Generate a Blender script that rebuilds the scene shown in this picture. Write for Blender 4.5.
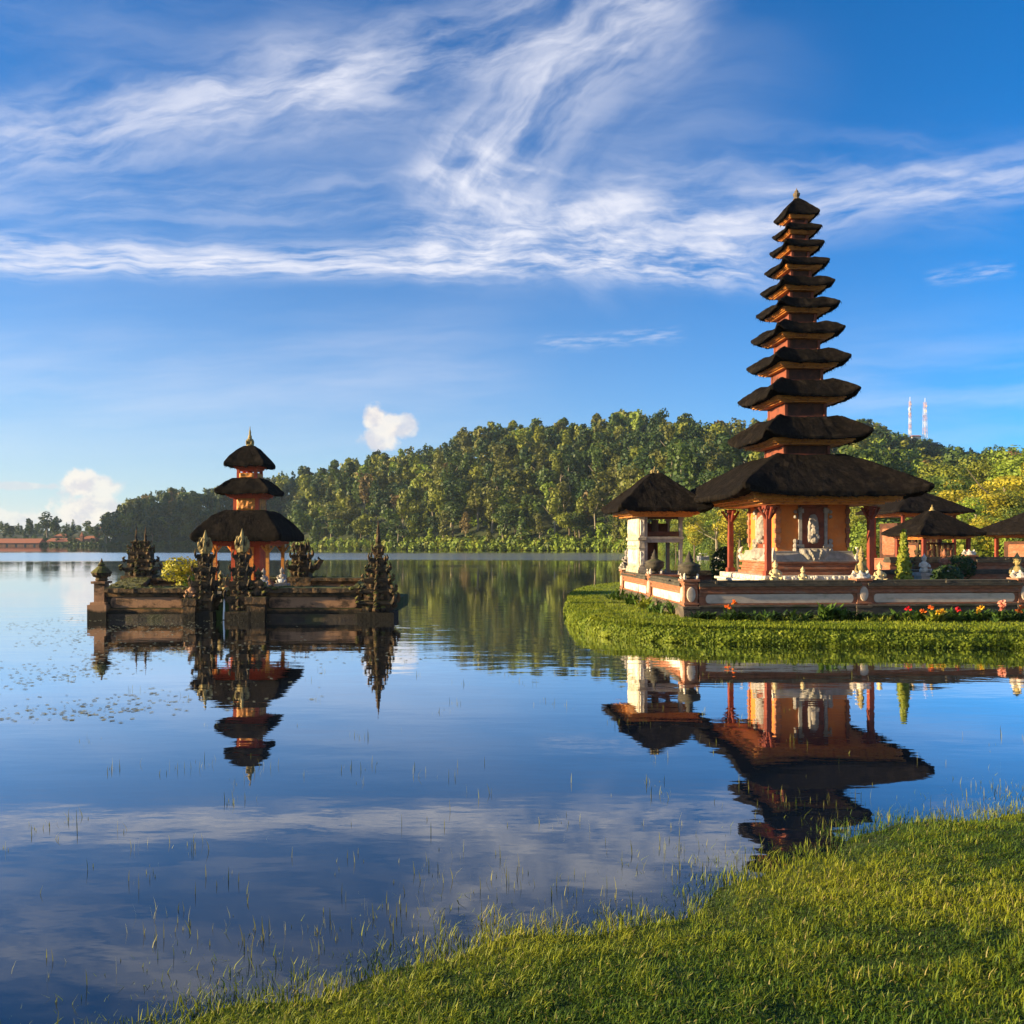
import bpy, math, random
import numpy as np
from mathutils import Vector, noise as mnoise

for o in list(bpy.data.objects):
    bpy.data.objects.remove(o, do_unlink=True)
SC = bpy.context.scene
COL = SC.collection
R = math.radians
H0 = 2.6            # camera height over the water
F = 800.0           # focal length in pixels of a 1024 px frame

# ------------------------------------------------------------------ camera
cam_d = bpy.data.cameras.new("camera")
cam = bpy.data.objects.new("camera", cam_d)
COL.objects.link(cam)
cam.location = (0, 0, H0)
cam.rotation_euler = (R(90), 0, 0)
cam_d.sensor_width = 36
cam_d.lens = 36 * F / 1024
cam_d.shift_y = (542 - 512) / 1024
cam_d.clip_start = 0.1
cam_d.clip_end = 6000
SC.camera = cam

SUN_EL, SUN_AZ = 13.0, 262.5      # azimuth clockwise from +Y (the view direction)
SC.view_settings.view_transform = 'Standard'
SC.view_settings.look = 'None'
SC.view_settings.gamma = 1
SC.view_settings.use_curve_mapping = False
SC.view_settings.exposure = 1.6
SC.cycles.use_denoising = True
SC.cycles.max_bounces = 6
SC.cycles.volume_bounces = 0
SC.cycles.caustics_reflective = False
SC.cycles.caustics_refractive = False

# ------------------------------------------------------------------ node helper
class X:
    """a socket with arithmetic"""
    def __init__(s, nt, sock): s.nt, s.k = nt, sock
    def _m(s, op, *a):
        n = s.nt.nodes.new('ShaderNodeMath'); n.operation = op
        for i, v in enumerate((s,) + a):
            if isinstance(v, X): s.nt.links.new(v.k, n.inputs[i])
            else: n.inputs[i].default_value = v
        return X(s.nt, n.outputs[0])
    def __add__(s, o): return s._m('ADD', o)
    __radd__ = __add__
    def __sub__(s, o): return s._m('SUBTRACT', o)
    def __rsub__(s, o): return (s * -1.0) + o
    def __mul__(s, o): return s._m('MULTIPLY', o)
    __rmul__ = __mul__
    def __truediv__(s, o): return s._m('DIVIDE', o)
    def __pow__(s, o): return s._m('POWER', o)
    def max(s, o): return s._m('MAXIMUM', o)
    def min(s, o): return s._m('MINIMUM', o)
    def abs(s): return s._m('ABSOLUTE')
    def sqrt(s): return s._m('SQRT')
    def exp(s): return s._m('EXPONENT')
    def sm(s, a, b):
        n = s.nt.nodes.new('ShaderNodeMapRange'); n.interpolation_type = 'SMOOTHSTEP'
        s.nt.links.new(s.k, n.inputs[0])
        n.inputs[1].default_value = a; n.inputs[2].default_value = b
        return X(s.nt, n.outputs[0])

def vec(nt, x, y, z=0.0):
    n = nt.nodes.new('ShaderNodeCombineXYZ')
    for i, v in enumerate((x, y, z)):
        if isinstance(v, X): nt.links.new(v.k, n.inputs[i])
        else: n.inputs[i].default_value = v
    return n.outputs[0]

def sep(nt, sock):
    n = nt.nodes.new('ShaderNodeSeparateXYZ'); nt.links.new(sock, n.inputs[0])
    return [X(nt, n.outputs[i]) for i in range(3)]

def nz(nt, v, scale, detail=4, rough=.55, dist=0.0, color=False):
    n = nt.nodes.new('ShaderNodeTexNoise')
    nt.links.new(v, n.inputs['Vector'])
    n.inputs['Scale'].default_value = scale
    n.inputs['Detail'].default_value = detail
    n.inputs['Roughness'].default_value = rough
    n.inputs['Distortion'].default_value = dist
    return n.outputs[1] if color else X(nt, n.outputs[0])

def mixc(nt, f, a, b, mode='MIX'):
    n = nt.nodes.new('ShaderNodeMix'); n.data_type = 'RGBA'; n.blend_type = mode
    for key, v in ((0, f), (6, a), (7, b)):
        s = n.inputs[key]
        if isinstance(v, X): nt.links.new(v.k, s)
        elif isinstance(v, bpy.types.NodeSocket): nt.links.new(v, s)
        elif isinstance(v, (int, float)): s.default_value = v
        else: s.default_value = (*v, 1) if len(v) == 3 else v
    return n.outputs[2]

# ------------------------------------------------------------------ world: Nishita sky and its clouds
def make_world():
    w = bpy.data.worlds.new("World"); SC.world = w; w.use_nodes = True
    nt = w.node_tree; nt.nodes.clear()
    out = nt.nodes.new('ShaderNodeOutputWorld'); bg = nt.nodes.new('ShaderNodeBackground')
    sky = nt.nodes.new('ShaderNodeTexSky'); sky.sky_type = 'NISHITA'; sky.sun_disc = False
    sky.sun_elevation = R(SUN_EL); sky.sun_rotation = R(SUN_AZ)
    sky.altitude = 1200; sky.air_density = 1.0; sky.dust_density = 1.2; sky.ozone_density = 2.0
    tc = nt.nodes.new('ShaderNodeTexCoord')
    x, y, z = sep(nt, tc.outputs['Generated'])
    dn = y.abs().max(0.12)
    u = x / dn
    v = z / dn
    uv = vec(nt, u, v, 0.0)
    # domain warp
    def warp(scale, amp, seed):
        c = nz(nt, vec(nt, u * 1.0 + seed, v * 1.6, seed), scale, 4, .6, color=True)
        a, b, _ = sep(nt, c)
        return (a - .5) * amp, (b - .5) * amp
    w1x, w1y = warp(2.2, .22, 3.1)
    w2x, w2y = warp(8.0, .035, 7.7)
    pu = u + w1x * .5 + w2x
    pv = v + w1y * .5 + w2y
    dens = None
    def px(a, b): return ((a - 512) / F, (542 - b) / F)
    def streak(a, b, wd, amp, seed, e0=.12, e1=.12, stretch=6.0, pw=1.6, curve=0.0, lo=.30, hi=.72, ws=1.0, up=1.0):
        nonlocal dens
        (ax, ay), (bx, by) = px(*a), px(*b)
        L = math.hypot(bx - ax, by - ay); cx, cy = (bx - ax) / L, (by - ay) / L
        uu = u + (pu - u) * ws; vv = v + (pv - v) * ws
        dx, dy = uu - ax, vv - ay
        t = (dx * cx + dy * cy) * (1 / L)
        d = dy * cx - dx * cy
        if curve: d = d - (t - .5) * (t - .5) * curve
        wd = wd / F
        q = d.max(0.0) * (1 / (wd * up)) + d.min(0.0) * (1 / wd)
        env = ((q * q) * -1.0).exp() * t.sm(-e0, e0) * (1 - t.sm(1 - e1, 1 + e1))
        n = nz(nt, vec(nt, t * (L / wd / stretch) + seed, d * (1 / wd), seed), 1.6, 6, .57)
        s = env * (n.sm(lo, hi) ** pw) * amp
        dens = s if dens is None else dens + s
    streak((-120, 150), (380, 82), 38, .62, 1.3, stretch=5, pw=1.2)
    streak((260, 100), (700, -30), 44, .60, 2.9, stretch=4, pw=1.1)
    streak((640, -20), (440, 215), 62, .62, 4.2, stretch=4, pw=1.2, curve=.10)
    streak((420, 150), (640, 265), 46, .60, 5.5, stretch=3, pw=1.2)
    streak((-140, 264), (450, 266), 11, .85, 6.4, stretch=10, pw=1.0, lo=.25, hi=.66, ws=.55, up=1.9)
    streak((-60, 240), (250, 255), 14, .45, 16.4, stretch=7, pw=1.1, ws=.5)
    streak((400, 268), (780, 280), 13, .72, 7.8, stretch=5, pw=1.15, lo=.28, hi=.74, ws=.9, up=3.6)
    streak((440, 232), (800, 226), 44, .50, 8.8, stretch=3, pw=1.3)
    streak((740, 235), (1130, 148), 24, .62, 9.9, stretch=6, pw=1.0, lo=.25, ws=.6)
    streak((600, 200), (1000, 190), 40, .30, 11.7, stretch=5)
    streak((-100, 200), (420, 190), 40, .26, 12.5, stretch=6)
    streak((-150, 40), (760, 130), 120, .20, 13.2, stretch=5, pw=1.4)
    streak((540, 350), (680, 338), 7, .35, 14.4, stretch=6, ws=.3)
    streak((930, 280), (1010, 268), 7, .35, 15.4, stretch=6, ws=.3)
    streak((-200, 400), (500, 370), 70, .30, 17.4, stretch=8, pw=1.0, ws=.4)
    streak((820, 400), (1200, 380), 60, .30, 18.4, stretch=8, pw=1.0, ws=.4)
    dens = dens.min(.92)
    # two cumulus heads beyond the hills
    def puff(c, rx, ry, seed, amp):
        a, b = px(*c)
        n1 = nz(nt, vec(nt, u + seed, v, seed), 38, 6, .62) - .5
        dx, dy = (u - a) * (F / rx), (v - b) * (F / ry)
        dd = (dx * dx + dy * dy).sqrt() + n1 * 1.7
        return (1 - dd.sm(.55, 1.0)) * (n1 * .55 + .93) * amp
    p = puff((374, 417), 14, 15, 2.2, 1.0).max(puff((388, 428), 20, 15, 2.2, .95)).max(puff((402, 427), 18, 13, 3.2, .85)).max(puff((412, 431), 10, 8, 3.2, .6)).max(puff((380, 440), 22, 14, 2.2, .9)).max(puff((78, 484), 26, 20, 5.2, .95)).max(puff((96, 488), 30, 16, 5.2, .85)).max(puff((88, 512), 44, 24, 5.2, .9)).max(puff((20, 486), 60, 5, 7.2, .6)).max(puff((10, 520), 70, 12, 7.2, .6))
    skyc = mixc(nt, 1.0, sky.outputs[0], (.64, .98, 1.38), 'MULTIPLY')
    hs = nt.nodes.new('ShaderNodeHueSaturation'); hs.inputs['Saturation'].default_value = 1.95
    nt.links.new(skyc, hs.inputs['Color'])
    veil = (v.max(0.0) * (-1 / .165)).exp() * (.74 - u.max(-.8).min(.8) * .66).max(.07)
    base = mixc(nt, veil.min(.95), hs.outputs[0], (4.7, 5.1, 5.0))
    base = mixc(nt, (y * -1.0).sm(.05, .6) * .45, base, (4.6, 4.5, 4.4))   # pale brightness added to the unseen sky behind the viewer, neutral fill for front faces
    c1 = mixc(nt, dens, base, (5.4, 5.5, 6.1))
    sh = nz(nt, vec(nt, u, v * 1.3, 4.4), 30, 4, .6)
    pc = mixc(nt, sh.sm(.40, .60), (4.7, 4.5, 4.7), (6.3, 5.8, 5.2))
    c2 = mixc(nt, p, c1, pc)
    nt.links.new(c2, bg.inputs[0]); bg.inputs[1].default_value = 0.055
    nt.links.new(bg.outputs[0], out.inputs[0])
    w.cycles.sampling_method = 'MANUAL'; w.cycles.sample_map_resolution = 256
make_world()

sun_d = bpy.data.lights.new("sun", 'SUN'); sun_d.energy = 5.0; sun_d.angle = R(.5); sun_d.color = (1.0, .75, .40)
sun = bpy.data.objects.new("sun", sun_d); COL.objects.link(sun)
sd = Vector((math.sin(R(SUN_AZ)) * math.cos(R(SUN_EL)), math.cos(R(SUN_AZ)) * math.cos(R(SUN_EL)), math.sin(R(SUN_EL))))
sun.rotation_euler = sd.to_track_quat('Z', 'Y').to_euler()
sun.location = sd * 200
# ------------------------------------------------------------------ mesh helpers
class MB:
    """collects shapes and links them as ONE mesh object"""
    def __init__(s): s.v = []; s.f = []; s.smooth = False
    def add(s, vs, fs, m=None):
        n = len(s.v)
        s.v += [tuple(m @ Vector(p)) if m is not None else tuple(p) for p in vs]
        s.f += [tuple(n + i for i in q) for q in fs]
    def box(s, x0, x1, y0, y1, z0, z1, m=None, top=1.0):
        cx, cy = (x0 + x1) / 2, (y0 + y1) / 2
        vs = [(x0, y0, z0), (x1, y0, z0), (x1, y1, z0), (x0, y1, z0)]
        vs += [(cx + (p[0] - cx) * top, cy + (p[1] - cy) * top, z1) for p in vs[:4]]
        s.add(vs, [(3, 2, 1, 0), (4, 5, 6, 7), (0, 1, 5, 4), (1, 2, 6, 5), (2, 3, 7, 6), (3, 0, 4, 7)], m)
    def cbox(s, cx, cy, z0, hx, hy, h, m=None, top=1.0):
        s.box(cx - hx, cx + hx, cy - hy, cy + hy, z0, z0 + h, m, top)
    def lathe(s, prof, seg=16, cx=0, cy=0, z=0, sx=1, sy=1):
        vs = []; fs = []
        for (r, h) in prof:
            for k in range(seg):
                a = 2 * math.pi * k / seg
                vs.append((cx + r * sx * math.cos(a), cy + r * sy * math.sin(a), z + h))
        for i in range(len(prof) - 1):
            for k in range(seg):
                k2 = (k + 1) % seg
                fs.append((i * seg + k, i * seg + k2, (i + 1) * seg + k2, (i + 1) * seg + k))
        fs.append(tuple(range(seg))[::-1]); fs.append(tuple((len(prof) - 1) * seg + k for k in range(seg)))
        s.add(vs, fs)
    def tube(s, pts, rad, seg=7):
        pts = [Vector(p) for p in pts]; vs = []; fs = []
        for i, p in enumerate(pts):
            d = (pts[min(i + 1, len(pts) - 1)] - pts[max(i - 1, 0)]).normalized()
            a = d.orthogonal().normalized() if abs(d.z) > .99 else Vector((0, 0, 1)).cross(d).normalized()
            b = d.cross(a); r = rad[i] if hasattr(rad, '__len__') else rad
            for k in range(seg):
                t = 2 * math.pi * k / seg
                vs.append(p + (a * math.cos(t) + b * math.sin(t)) * r)
        for i in range(len(pts) - 1):
            for k in range(seg):
                k2 = (k + 1) % seg
                fs.append((i * seg + k, i * seg + k2, (i + 1) * seg + k2, (i + 1) * seg + k))
        fs.append(tuple(range(seg))[::-1]); fs.append(tuple((len(pts) - 1) * seg + k for k in range(seg)))
        s.add(vs, fs)
    def ball(s, c, r, seg=10, rings=7, sx=1, sy=1, sz=1):
        prof = []
        for i in range(rings + 1):
            a = math.pi * i / rings
            prof.append((max(1e-3, r * math.sin(a)), -r * sz * math.cos(a)))
        s.lathe(prof, seg, c[0], c[1], c[2], sx, sy)
    def jitter(s, amp, scale, seed=0):
        o = Vector((seed * 7.3, seed * 3.1, seed * 1.7))
        out = []
        for p in s.v:
            n = mnoise.noise_vector(Vector(p) * scale + o)
            out.append((p[0] + n.x * amp, p[1] + n.y * amp, p[2] + n.z * amp * .6))
        s.v = out
    def build(s, name, m, parent=None, loc=None, rotz=0, bevel=0, smooth=False):
        me = bpy.data.meshes.new(name); me.from_pydata(s.v, [], s.f); me.update()
        if smooth or s.smooth: me.polygons.foreach_set('use_smooth', [True] * len(me.polygons))
        me.materials.append(m)
        o = bpy.data.objects.new(name, me); COL.objects.link(o)
        if parent: o.parent = parent
        if loc: o.location = loc
        if rotz: o.rotation_euler = (0, 0, rotz)
        if bevel:
            b = o.modifiers.new('bevel', 'BEVEL'); b.width = bevel; b.segments = 2; b.limit_method = 'ANGLE'
        return o

def big_mesh(name, verts, faces, m, cols=None):
    """numpy quads or triangles -> one object"""
    me = bpy.data.meshes.new(name)
    k = faces.shape[1]
    me.vertices.add(len(verts)); me.vertices.foreach_set('co', np.ascontiguousarray(verts, dtype=np.float32).ravel())
    me.loops.add(faces.size); me.loops.foreach_set('vertex_index', np.ascontiguousarray(faces, dtype=np.int32).ravel())
    me.polygons.add(len(faces)); me.polygons.foreach_set('loop_start', np.arange(0, faces.size, k, dtype=np.int32))
    me.update(calc_edges=True)
    if cols is not None:
        a = me.color_attributes.new('tint', 'FLOAT_COLOR', 'POINT')
        c = np.ones((len(verts), 4), dtype=np.float32); c[:, :3] = cols
        a.data.foreach_set('color', c.ravel())
    if m: me.materials.append(m)
    return me

def link(name, me, parent=None):
    o = bpy.data.objects.new(name, me); COL.objects.link(o)
    if parent: o.parent = parent
    return o

def tag(o, label=None, cat=None, group=None, kind=None):
    if label: o['label'] = label
    if cat: o['category'] = cat
    if group: o['group'] = group
    if kind: o['kind'] = kind
    return o

def thing(name, label, cat, loc=(0, 0, 0), rotz=0, group=None):
    o = bpy.data.objects.new(name, None); COL.objects.link(o)
    o.empty_display_size = .2; o.location = loc; o.rotation_euler = (0, 0, rotz)
    return tag(o, label, cat, group)

def dup(root, loc, rotz=0, label=None, group=None, scale=1.0):
    def cp(o, par):
        c = o.copy(); COL.objects.link(c)
        if par: c.parent = par
        for ch in list(o.children): cp(ch, c)
        return c
    r = cp(root, None)
    r.location = loc; r.rotation_euler = (0, 0, rotz); r.scale = (scale,) * 3 if not hasattr(scale, '__len__') else scale
    if label: r['label'] = label
    if group: r['group'] = group
    return r

# ------------------------------------------------------------------ materials
def mat(name, c, c2=None, scale=3.0, stretch=(1, 1, 1), thr=(.42, .62), rough=.8, bump=.0, bscale=None, moss=None, spec=.3, moss_bias=.35, c3=None, tide=False):
    m = bpy.data.materials.new(name); m.use_nodes = True
    nt = m.node_tree; b = nt.nodes['Principled BSDF']
    tc = nt.nodes.new('ShaderNodeTexCoord')
    mp = nt.nodes.new('ShaderNodeMapping'); mp.inputs['Scale'].default_value = stretch
    nt.links.new(tc.outputs['Object'], mp.inputs[0])
    v = mp.outputs[0]
    col = None
    if c2 is not None:
        n = nz(nt, v, scale, 5, .6)
        col = mixc(nt, n.sm(*thr), c, c2)
    if c3 is not None:
        n3 = nz(nt, v, scale * .37, 4, .65)
        col = mixc(nt, n3.sm(.52, .66), col, c3)
    if moss is not None:
        ge = nt.nodes.new('ShaderNodeNewGeometry')
        _, _, nzz = sep(nt, ge.outputs['Normal'])
        n2 = nz(nt, tc.outputs['Object'], 2.3, 5, .65)
        f = (nzz * .5 + n2 - moss_bias).sm(.25, .5)
        col = mixc(nt, f, col if col is not None else c, moss)
    if tide:      # wet, algae-dark stone below the lake's tide line
        gp = nt.nodes.new('ShaderNodeNewGeometry'); _, _, pz = sep(nt, gp.outputs['Position'])
        nt_ = nz(nt, gp.outputs['Position'], 1.6, 4, .6)
        col = mixc(nt, 1 - (pz + (nt_ - .5) * .35).sm(.24, .36), col, (.016, .014, .010))
    if col is None: b.inputs['Base Color'].default_value = (*c, 1)
    else: nt.links.new(col, b.inputs['Base Color'])
    b.inputs['Roughness'].default_value = rough
    b.inputs['Specular IOR Level'].default_value = spec
    if bump:
        nb = nz(nt, v, bscale or scale * 3, 5, .6)
        bn = nt.nodes.new('ShaderNodeBump'); bn.inputs['Distance'].default_value = bump
        nt.links.new(nb.k, bn.inputs['Height']); nt.links.new(bn.outputs[0], b.inputs['Normal'])
    return m

M = {}
M['thatch'] = mat('thatch', (.008, .0068, .0064), (.019, .015, .0125), 3.2, (3.2, 3.2, .7), (.40, .72), 1.0, .06, 15, spec=.04, c3=(.023, .0185, .015))
M['gold'] = mat('gilded_wood', (.64, .26, .05), (.30, .10, .035), 6, (1, 1, 2), (.45, .7), .55, .006, 30)
M['red_wood'] = mat('red_wood', (.22, .045, .025), (.12, .03, .02), 5, (1, 1, .4), (.4, .7), .6, .004, 30)
M['tier'] = mat('tier_timber', (.20, .055, .03), (.09, .03, .02), 4, (1, 1, 1), (.42, .7), .7, .006, 30)
M['orange'] = mat('orange_plaster', (.66, .205, .042), (.54, .15, .035), 2.2, (1, 1, 1), (.4, .7), .8, .004, 30, c3=(.52, .20, .07))
M['brick'] = mat('red_brick', (.32, .125, .065), (.20, .085, .05), 5, (1, 1, 3), (.4, .65), .9, .01, 20, c3=(.27, .16, .11))
M['stone'] = mat('grey_stone', (.33, .30, .275), (.21, .19, .175), 5, (1, 1, 1), (.4, .68), .9, .012, 18, c3=(.27, .25, .21))
M['white_stone'] = mat('pale_stone', (.62, .56, .48), (.45, .40, .34), 4, (1, 1, 1), (.42, .7), .85, .01, 22, c3=(.40, .36, .29))
M['warm_stone'] = mat('warm_carved_stone', (.48, .41, .31), (.30, .26, .205), 5, (1, 1, 1), (.4, .66), .9, .012, 16, c3=(.24, .205, .15))
M['panel'] = mat('pale_panel', (.55, .44, .35), (.42, .335, .27), 2.4, (1, 1, 3), (.4, .7), .85, .004, 30, c3=(.36, .29, .21))
M['cap'] = mat('dark_coping', (.045, .040, .034), (.085, .072, .052), 4, (1, 1, 1), (.4, .7), .95, .02, 14, moss=(.05, .058, .018), moss_bias=.62)
M['dark'] = mat('dark_base_stone', (.075, .06, .048), (.15, .115, .085), 3, (1, 1, 2), (.4, .7), .95, .02, 14, c3=(.05, .055, .03))
M['old'] = mat('weathered_stone', (.128, .078, .040), (.030, .025, .018), 3.2, (1, 1, 1), (.42, .62), .95, .03, 12, moss=(.10, .10, .020), moss_bias=.44, c3=(.035, .028, .022), tide=True)
M['wet'] = mat('wet_dark_stone', (.040, .028, .018), (.018, .014, .011), 2.5, (1, 1, 2), (.4, .62), .6, .02, 12, c3=(.030, .034, .012))
M['old_panel'] = mat('worn_panel', (.34, .19, .105), (.07, .045, .03), 1.3, (1, 1, 1.6), (.45, .6), .95, .015, 14, tide=True)
M['old_ledge'] = mat('mossy_ledge', (.20, .105, .042), (.045, .034, .02), 2.2, (1, 1, 2), (.4, .62), .95, .02, 14, moss=(.10, .11, .022), moss_bias=.45, tide=True)
M['paint_red'] = mat('vermilion_wood', (.50, .085, .03), (.33, .05, .022), 5, (1, 1, 1), (.42, .7), .6, .006, 30)
M['gold_stone'] = mat('ochre_stone', (.40, .30, .12), (.20, .16, .07), 6, (1, 1, 1), (.4, .65), .85, .01, 20, moss=(.12, .13, .03), moss_bias=.72)
M['cream_stone'] = mat('cream_stone', (.62, .50, .28), (.40, .32, .18), 6, (1, 1, 1), (.4, .68), .85, .01, 20)
M['white_cloth'] = mat('white_cloth', (.75, .74, .72), (.6, .6, .6), 4, rough=.9)
M['interior'] = mat('dark_timber', (.05, .022, .015), (.09, .035, .02), 4, rough=.8, bump=.004)
M['tile'] = mat('orange_roof_tile', (.36, .13, .07), (.28, .10, .055), 2, (1, 1, 1), (.4, .7), .85)
M['wall_far'] = mat('ochre_wall', (.30, .15, .09), (.22, .11, .07), .8, rough=.9)
M['white_far'] = mat('white_wall', (.72, .70, .66), (.6, .58, .55), .8, rough=.9)
M['mast_red'] = mat('mast_red', (.52, .33, .29), (.48, .30, .26), 2, rough=.6)
M['mast_white'] = mat('mast_white', (.64, .62, .62), (.58, .56, .56), 2, rough=.6)
M['bark'] = mat('bark', (.16, .12, .085), (.09, .07, .05), 3, (1, 1, .3), (.4, .65), .95, .01, 12)
M['bark_pale'] = mat('pale_bark', (.27, .23, .175), (.17, .14, .105), 2, (1, 1, .3), (.4, .65), .95, .01, 12)
M['moss'] = mat('wall_moss', (.095, .095, .016), (.05, .045, .014), 4, rough=1, bump=.02)
M['soil'] = mat('soil', (.06, .045, .03), (.09, .07, .045), 5, rough=1, bump=.02)
M['water_jet'] = mat('falling_water', (.75, .8, .85), rough=.15, spec=.5)
M['pane'] = mat('window_pane', (.03, .035, .04), rough=.15, spec=.5)

def leaf_mat(name, c, c2, attr=None, trans=.25, rough=.55, scale=1.5):
    """leaves; tint comes from the object's own colour or a vertex tint"""
    m = bpy.data.materials.new(name); m.use_nodes = True
    nt = m.node_tree; b = nt.nodes['Principled BSDF']; out = nt.nodes['Material Output']
    tc = nt.nodes.new('ShaderNodeTexCoord')
    n = nz(nt, tc.outputs['Object'], scale, 3, .6)
    col = mixc(nt, n.sm(.35, .68), c, c2)
    if attr == 'object':
        oi = nt.nodes.new('ShaderNodeObjectInfo'); col = mixc(nt, 1.0, col, oi.outputs['Color'], 'MULTIPLY')
    elif attr:
        at = nt.nodes.new('ShaderNodeAttribute'); at.attribute_name = attr
        col = mixc(nt, 1.0, col, at.outputs['Color'], 'MULTIPLY')
    nt.links.new(col, b.inputs['Base Color']); b.inputs['Roughness'].default_value = rough
    b.inputs['Specular IOR Level'].default_value = .25
    tr = nt.nodes.new('ShaderNodeBsdfTranslucent'); nt.links.new(col, tr.inputs[0])
    mx = nt.nodes.new('ShaderNodeMixShader'); mx.inputs[0].default_value = trans
    nt.links.new(b.outputs[0], mx.inputs[1]); nt.links.new(tr.outputs[0], mx.inputs[2])
    nt.links.new(mx.outputs[0], out.inputs[0])
    return m
M['crown'] = leaf_mat('tree_leaves', (.9, .95, .9), (1.1, 1.05, 1.0), 'object', scale=.5)
M['crown_mass'] = leaf_mat('wood_leaves', (.9, .95, .9), (1.1, 1.05, 1.0), 'tint', scale=.1)
M['grass'] = leaf_mat('grass_blades', (.9, .95, .9), (1.1, 1.05, 1.0), 'tint', trans=.35, scale=1.2)
M['plant'] = leaf_mat('plant_leaves', (.045, .10, .015), (.10, .17, .025), None, scale=6)
M['plant_lime'] = leaf_mat('lime_leaves', (.16, .21, .02), (.26, .27, .03), None, scale=6)
M['plant_dark'] = leaf_mat('dark_leaves', (.02, .045, .012), (.04, .075, .015), None, scale=6)
M['bush_yellow'] = leaf_mat('yellow_leaves', (.30, .30, .02), (.50, .44, .03), None, scale=4)
for nm, c in (('red', (.6, .02, .03)), ('orange', (.75, .20, .03)), ('yellow', (.75, .48, .04)), ('pink', (.75, .32, .22))):
    M['petal_' + nm] = leaf_mat('petals_' + nm, c, tuple(min(1, x * 1.15) for x in c), None, trans=.3, scale=9)
# ------------------------------------------------------------------ setting: water
def make_water():
    m = bpy.data.materials.new('lake_water'); m.use_nodes = True
    nt = m.node_tree; b = nt.nodes['Principled BSDF']
    ge = nt.nodes.new('ShaderNodeNewGeometry')
    x, y, z = sep(nt, ge.outputs['Position'])
    # long low swell seen as thin horizontal shivers, plus fine ripples
    n1 = nz(nt, vec(nt, x * .35, y * 1.0, 0), 1.3, 3, .5)
    n2 = nz(nt, vec(nt, x * .6, y * 1.3, 3.0), 5.0, 3, .55)
    n3 = nz(nt, vec(nt, x * .02, y * .06, 5.0), 1.0, 3, .5)
    patch = n3.sm(.42, .66)
    wob = nz(nt, vec(nt, x * .012, y * .02, 9.0), 1.0, 2, .5)
    yy = y + (wob - .5) * 26
    band = yy.sm(104, 118) * (1 - yy.sm(170, 225)) * (1 - (x - y * .17).sm(-6, 4))
    band2 = (y + (wob - .5) * 8).sm(31, 34) * (1 - (y + (wob - .5) * 10).sm(36, 44)) * (x - 3 ).sm(0, 3) 
    h = n1 * (patch * .008 + .0035) + n2 * (patch * .0009 + .00035) + n1 * band * .05
    bump = nt.nodes.new('ShaderNodeBump'); bump.inputs['Distance'].default_value = 1.0
    nt.links.new(h.k, bump.inputs['Height'])
    rg = band * .16 + patch * .012 + .012
    nt.nodes.remove(b)
    df = nt.nodes.new('ShaderNodeBsdfDiffuse'); df.inputs[0].default_value = (.005, .010, .020, 1)
    gl = nt.nodes.new('ShaderNodeBsdfGlossy'); gl.inputs['Color'].default_value = (.97, .98, 1.0, 1); nt.links.new(rg.k, gl.inputs['Roughness'])
    fr = nt.nodes.new('ShaderNodeFresnel'); fr.inputs[0].default_value = 1.33
    for q in (gl, fr): nt.links.new(bump.outputs[0], q.inputs['Normal'])
    fac = (X(nt, fr.outputs[0]) * 2.4).min(.94)
    mx = nt.nodes.new('ShaderNodeMixShader'); nt.links.new(fac.k, mx.inputs[0]); nt.links.new(df.outputs[0], mx.inputs[1]); nt.links.new(gl.outputs[0], mx.inputs[2])
    nt.links.new(mx.outputs[0], nt.nodes['Material Output'].inputs[0])
    mb = MB(); mb.add([(-4000, -40, 0), (4000, -40, 0), (4000, 4000, 0), (-4000, 4000, 0)], [(0, 1, 2, 3)])
    o = mb.build('water', m); tag(o, 'calm lake water mirroring the sky and both shrines', kind='structure')
make_water()

# ------------------------------------------------------------------ setting: hills
PX_D0 = np.array([(-1500, 560), (-500, 540), (40, 520), (100, 500), (108, 440), (285, 415), (300, 320), (400, 278), (520, 246), (610, 228), (650, 185), (700, 150), (770, 118), (850, 92), (930, 74), (1030, 64), (1300, 54), (2200, 46)], float)
PX_D1 = np.array([(-1500, 900), (-500, 800), (40, 760), (100, 640), (112, 540), (285, 540), (300, 470), (400, 440), (520, 420), (700, 420), (860, 430), (1000, 450), (2200, 470)], float)
PX_SKY = np.array([(-1500, 515), (-500, 520), (-60, 522), (20, 526), (60, 524), (100, 524), (108, 522), (116, 500), (124, 492), (150, 486), (170, 481), (200, 483), (230, 479), (262, 470), (285, 467), (300, 464), (330, 456), (360, 447), (400, 442), (440, 435), (460, 424), (500, 419), (530, 417), (570, 413), (620, 411), (680, 411), (720, 416), (760, 419), (800, 417), (860, 415), (880, 423), (900, 431), (930, 439), (960, 446), (1000, 446), (1040, 452), (1100, 458), (1400, 470), (2200, 490)], float)
def d0(px): return np.interp(px, PX_D0[:, 0], PX_D0[:, 1])
def d1(px): return np.interp(px, PX_D1[:, 0], PX_D1[:, 1])
def zr(px):
    D = d1(px); th = np.where(px < 108, 7.0, np.interp(px, (700, 860), (20.0, 12.0)))
    return np.maximum(1.5, H0 + (542 - np.interp(px, PX_SKY[:, 0], PX_SKY[:, 1])) / F * D - th)
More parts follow.
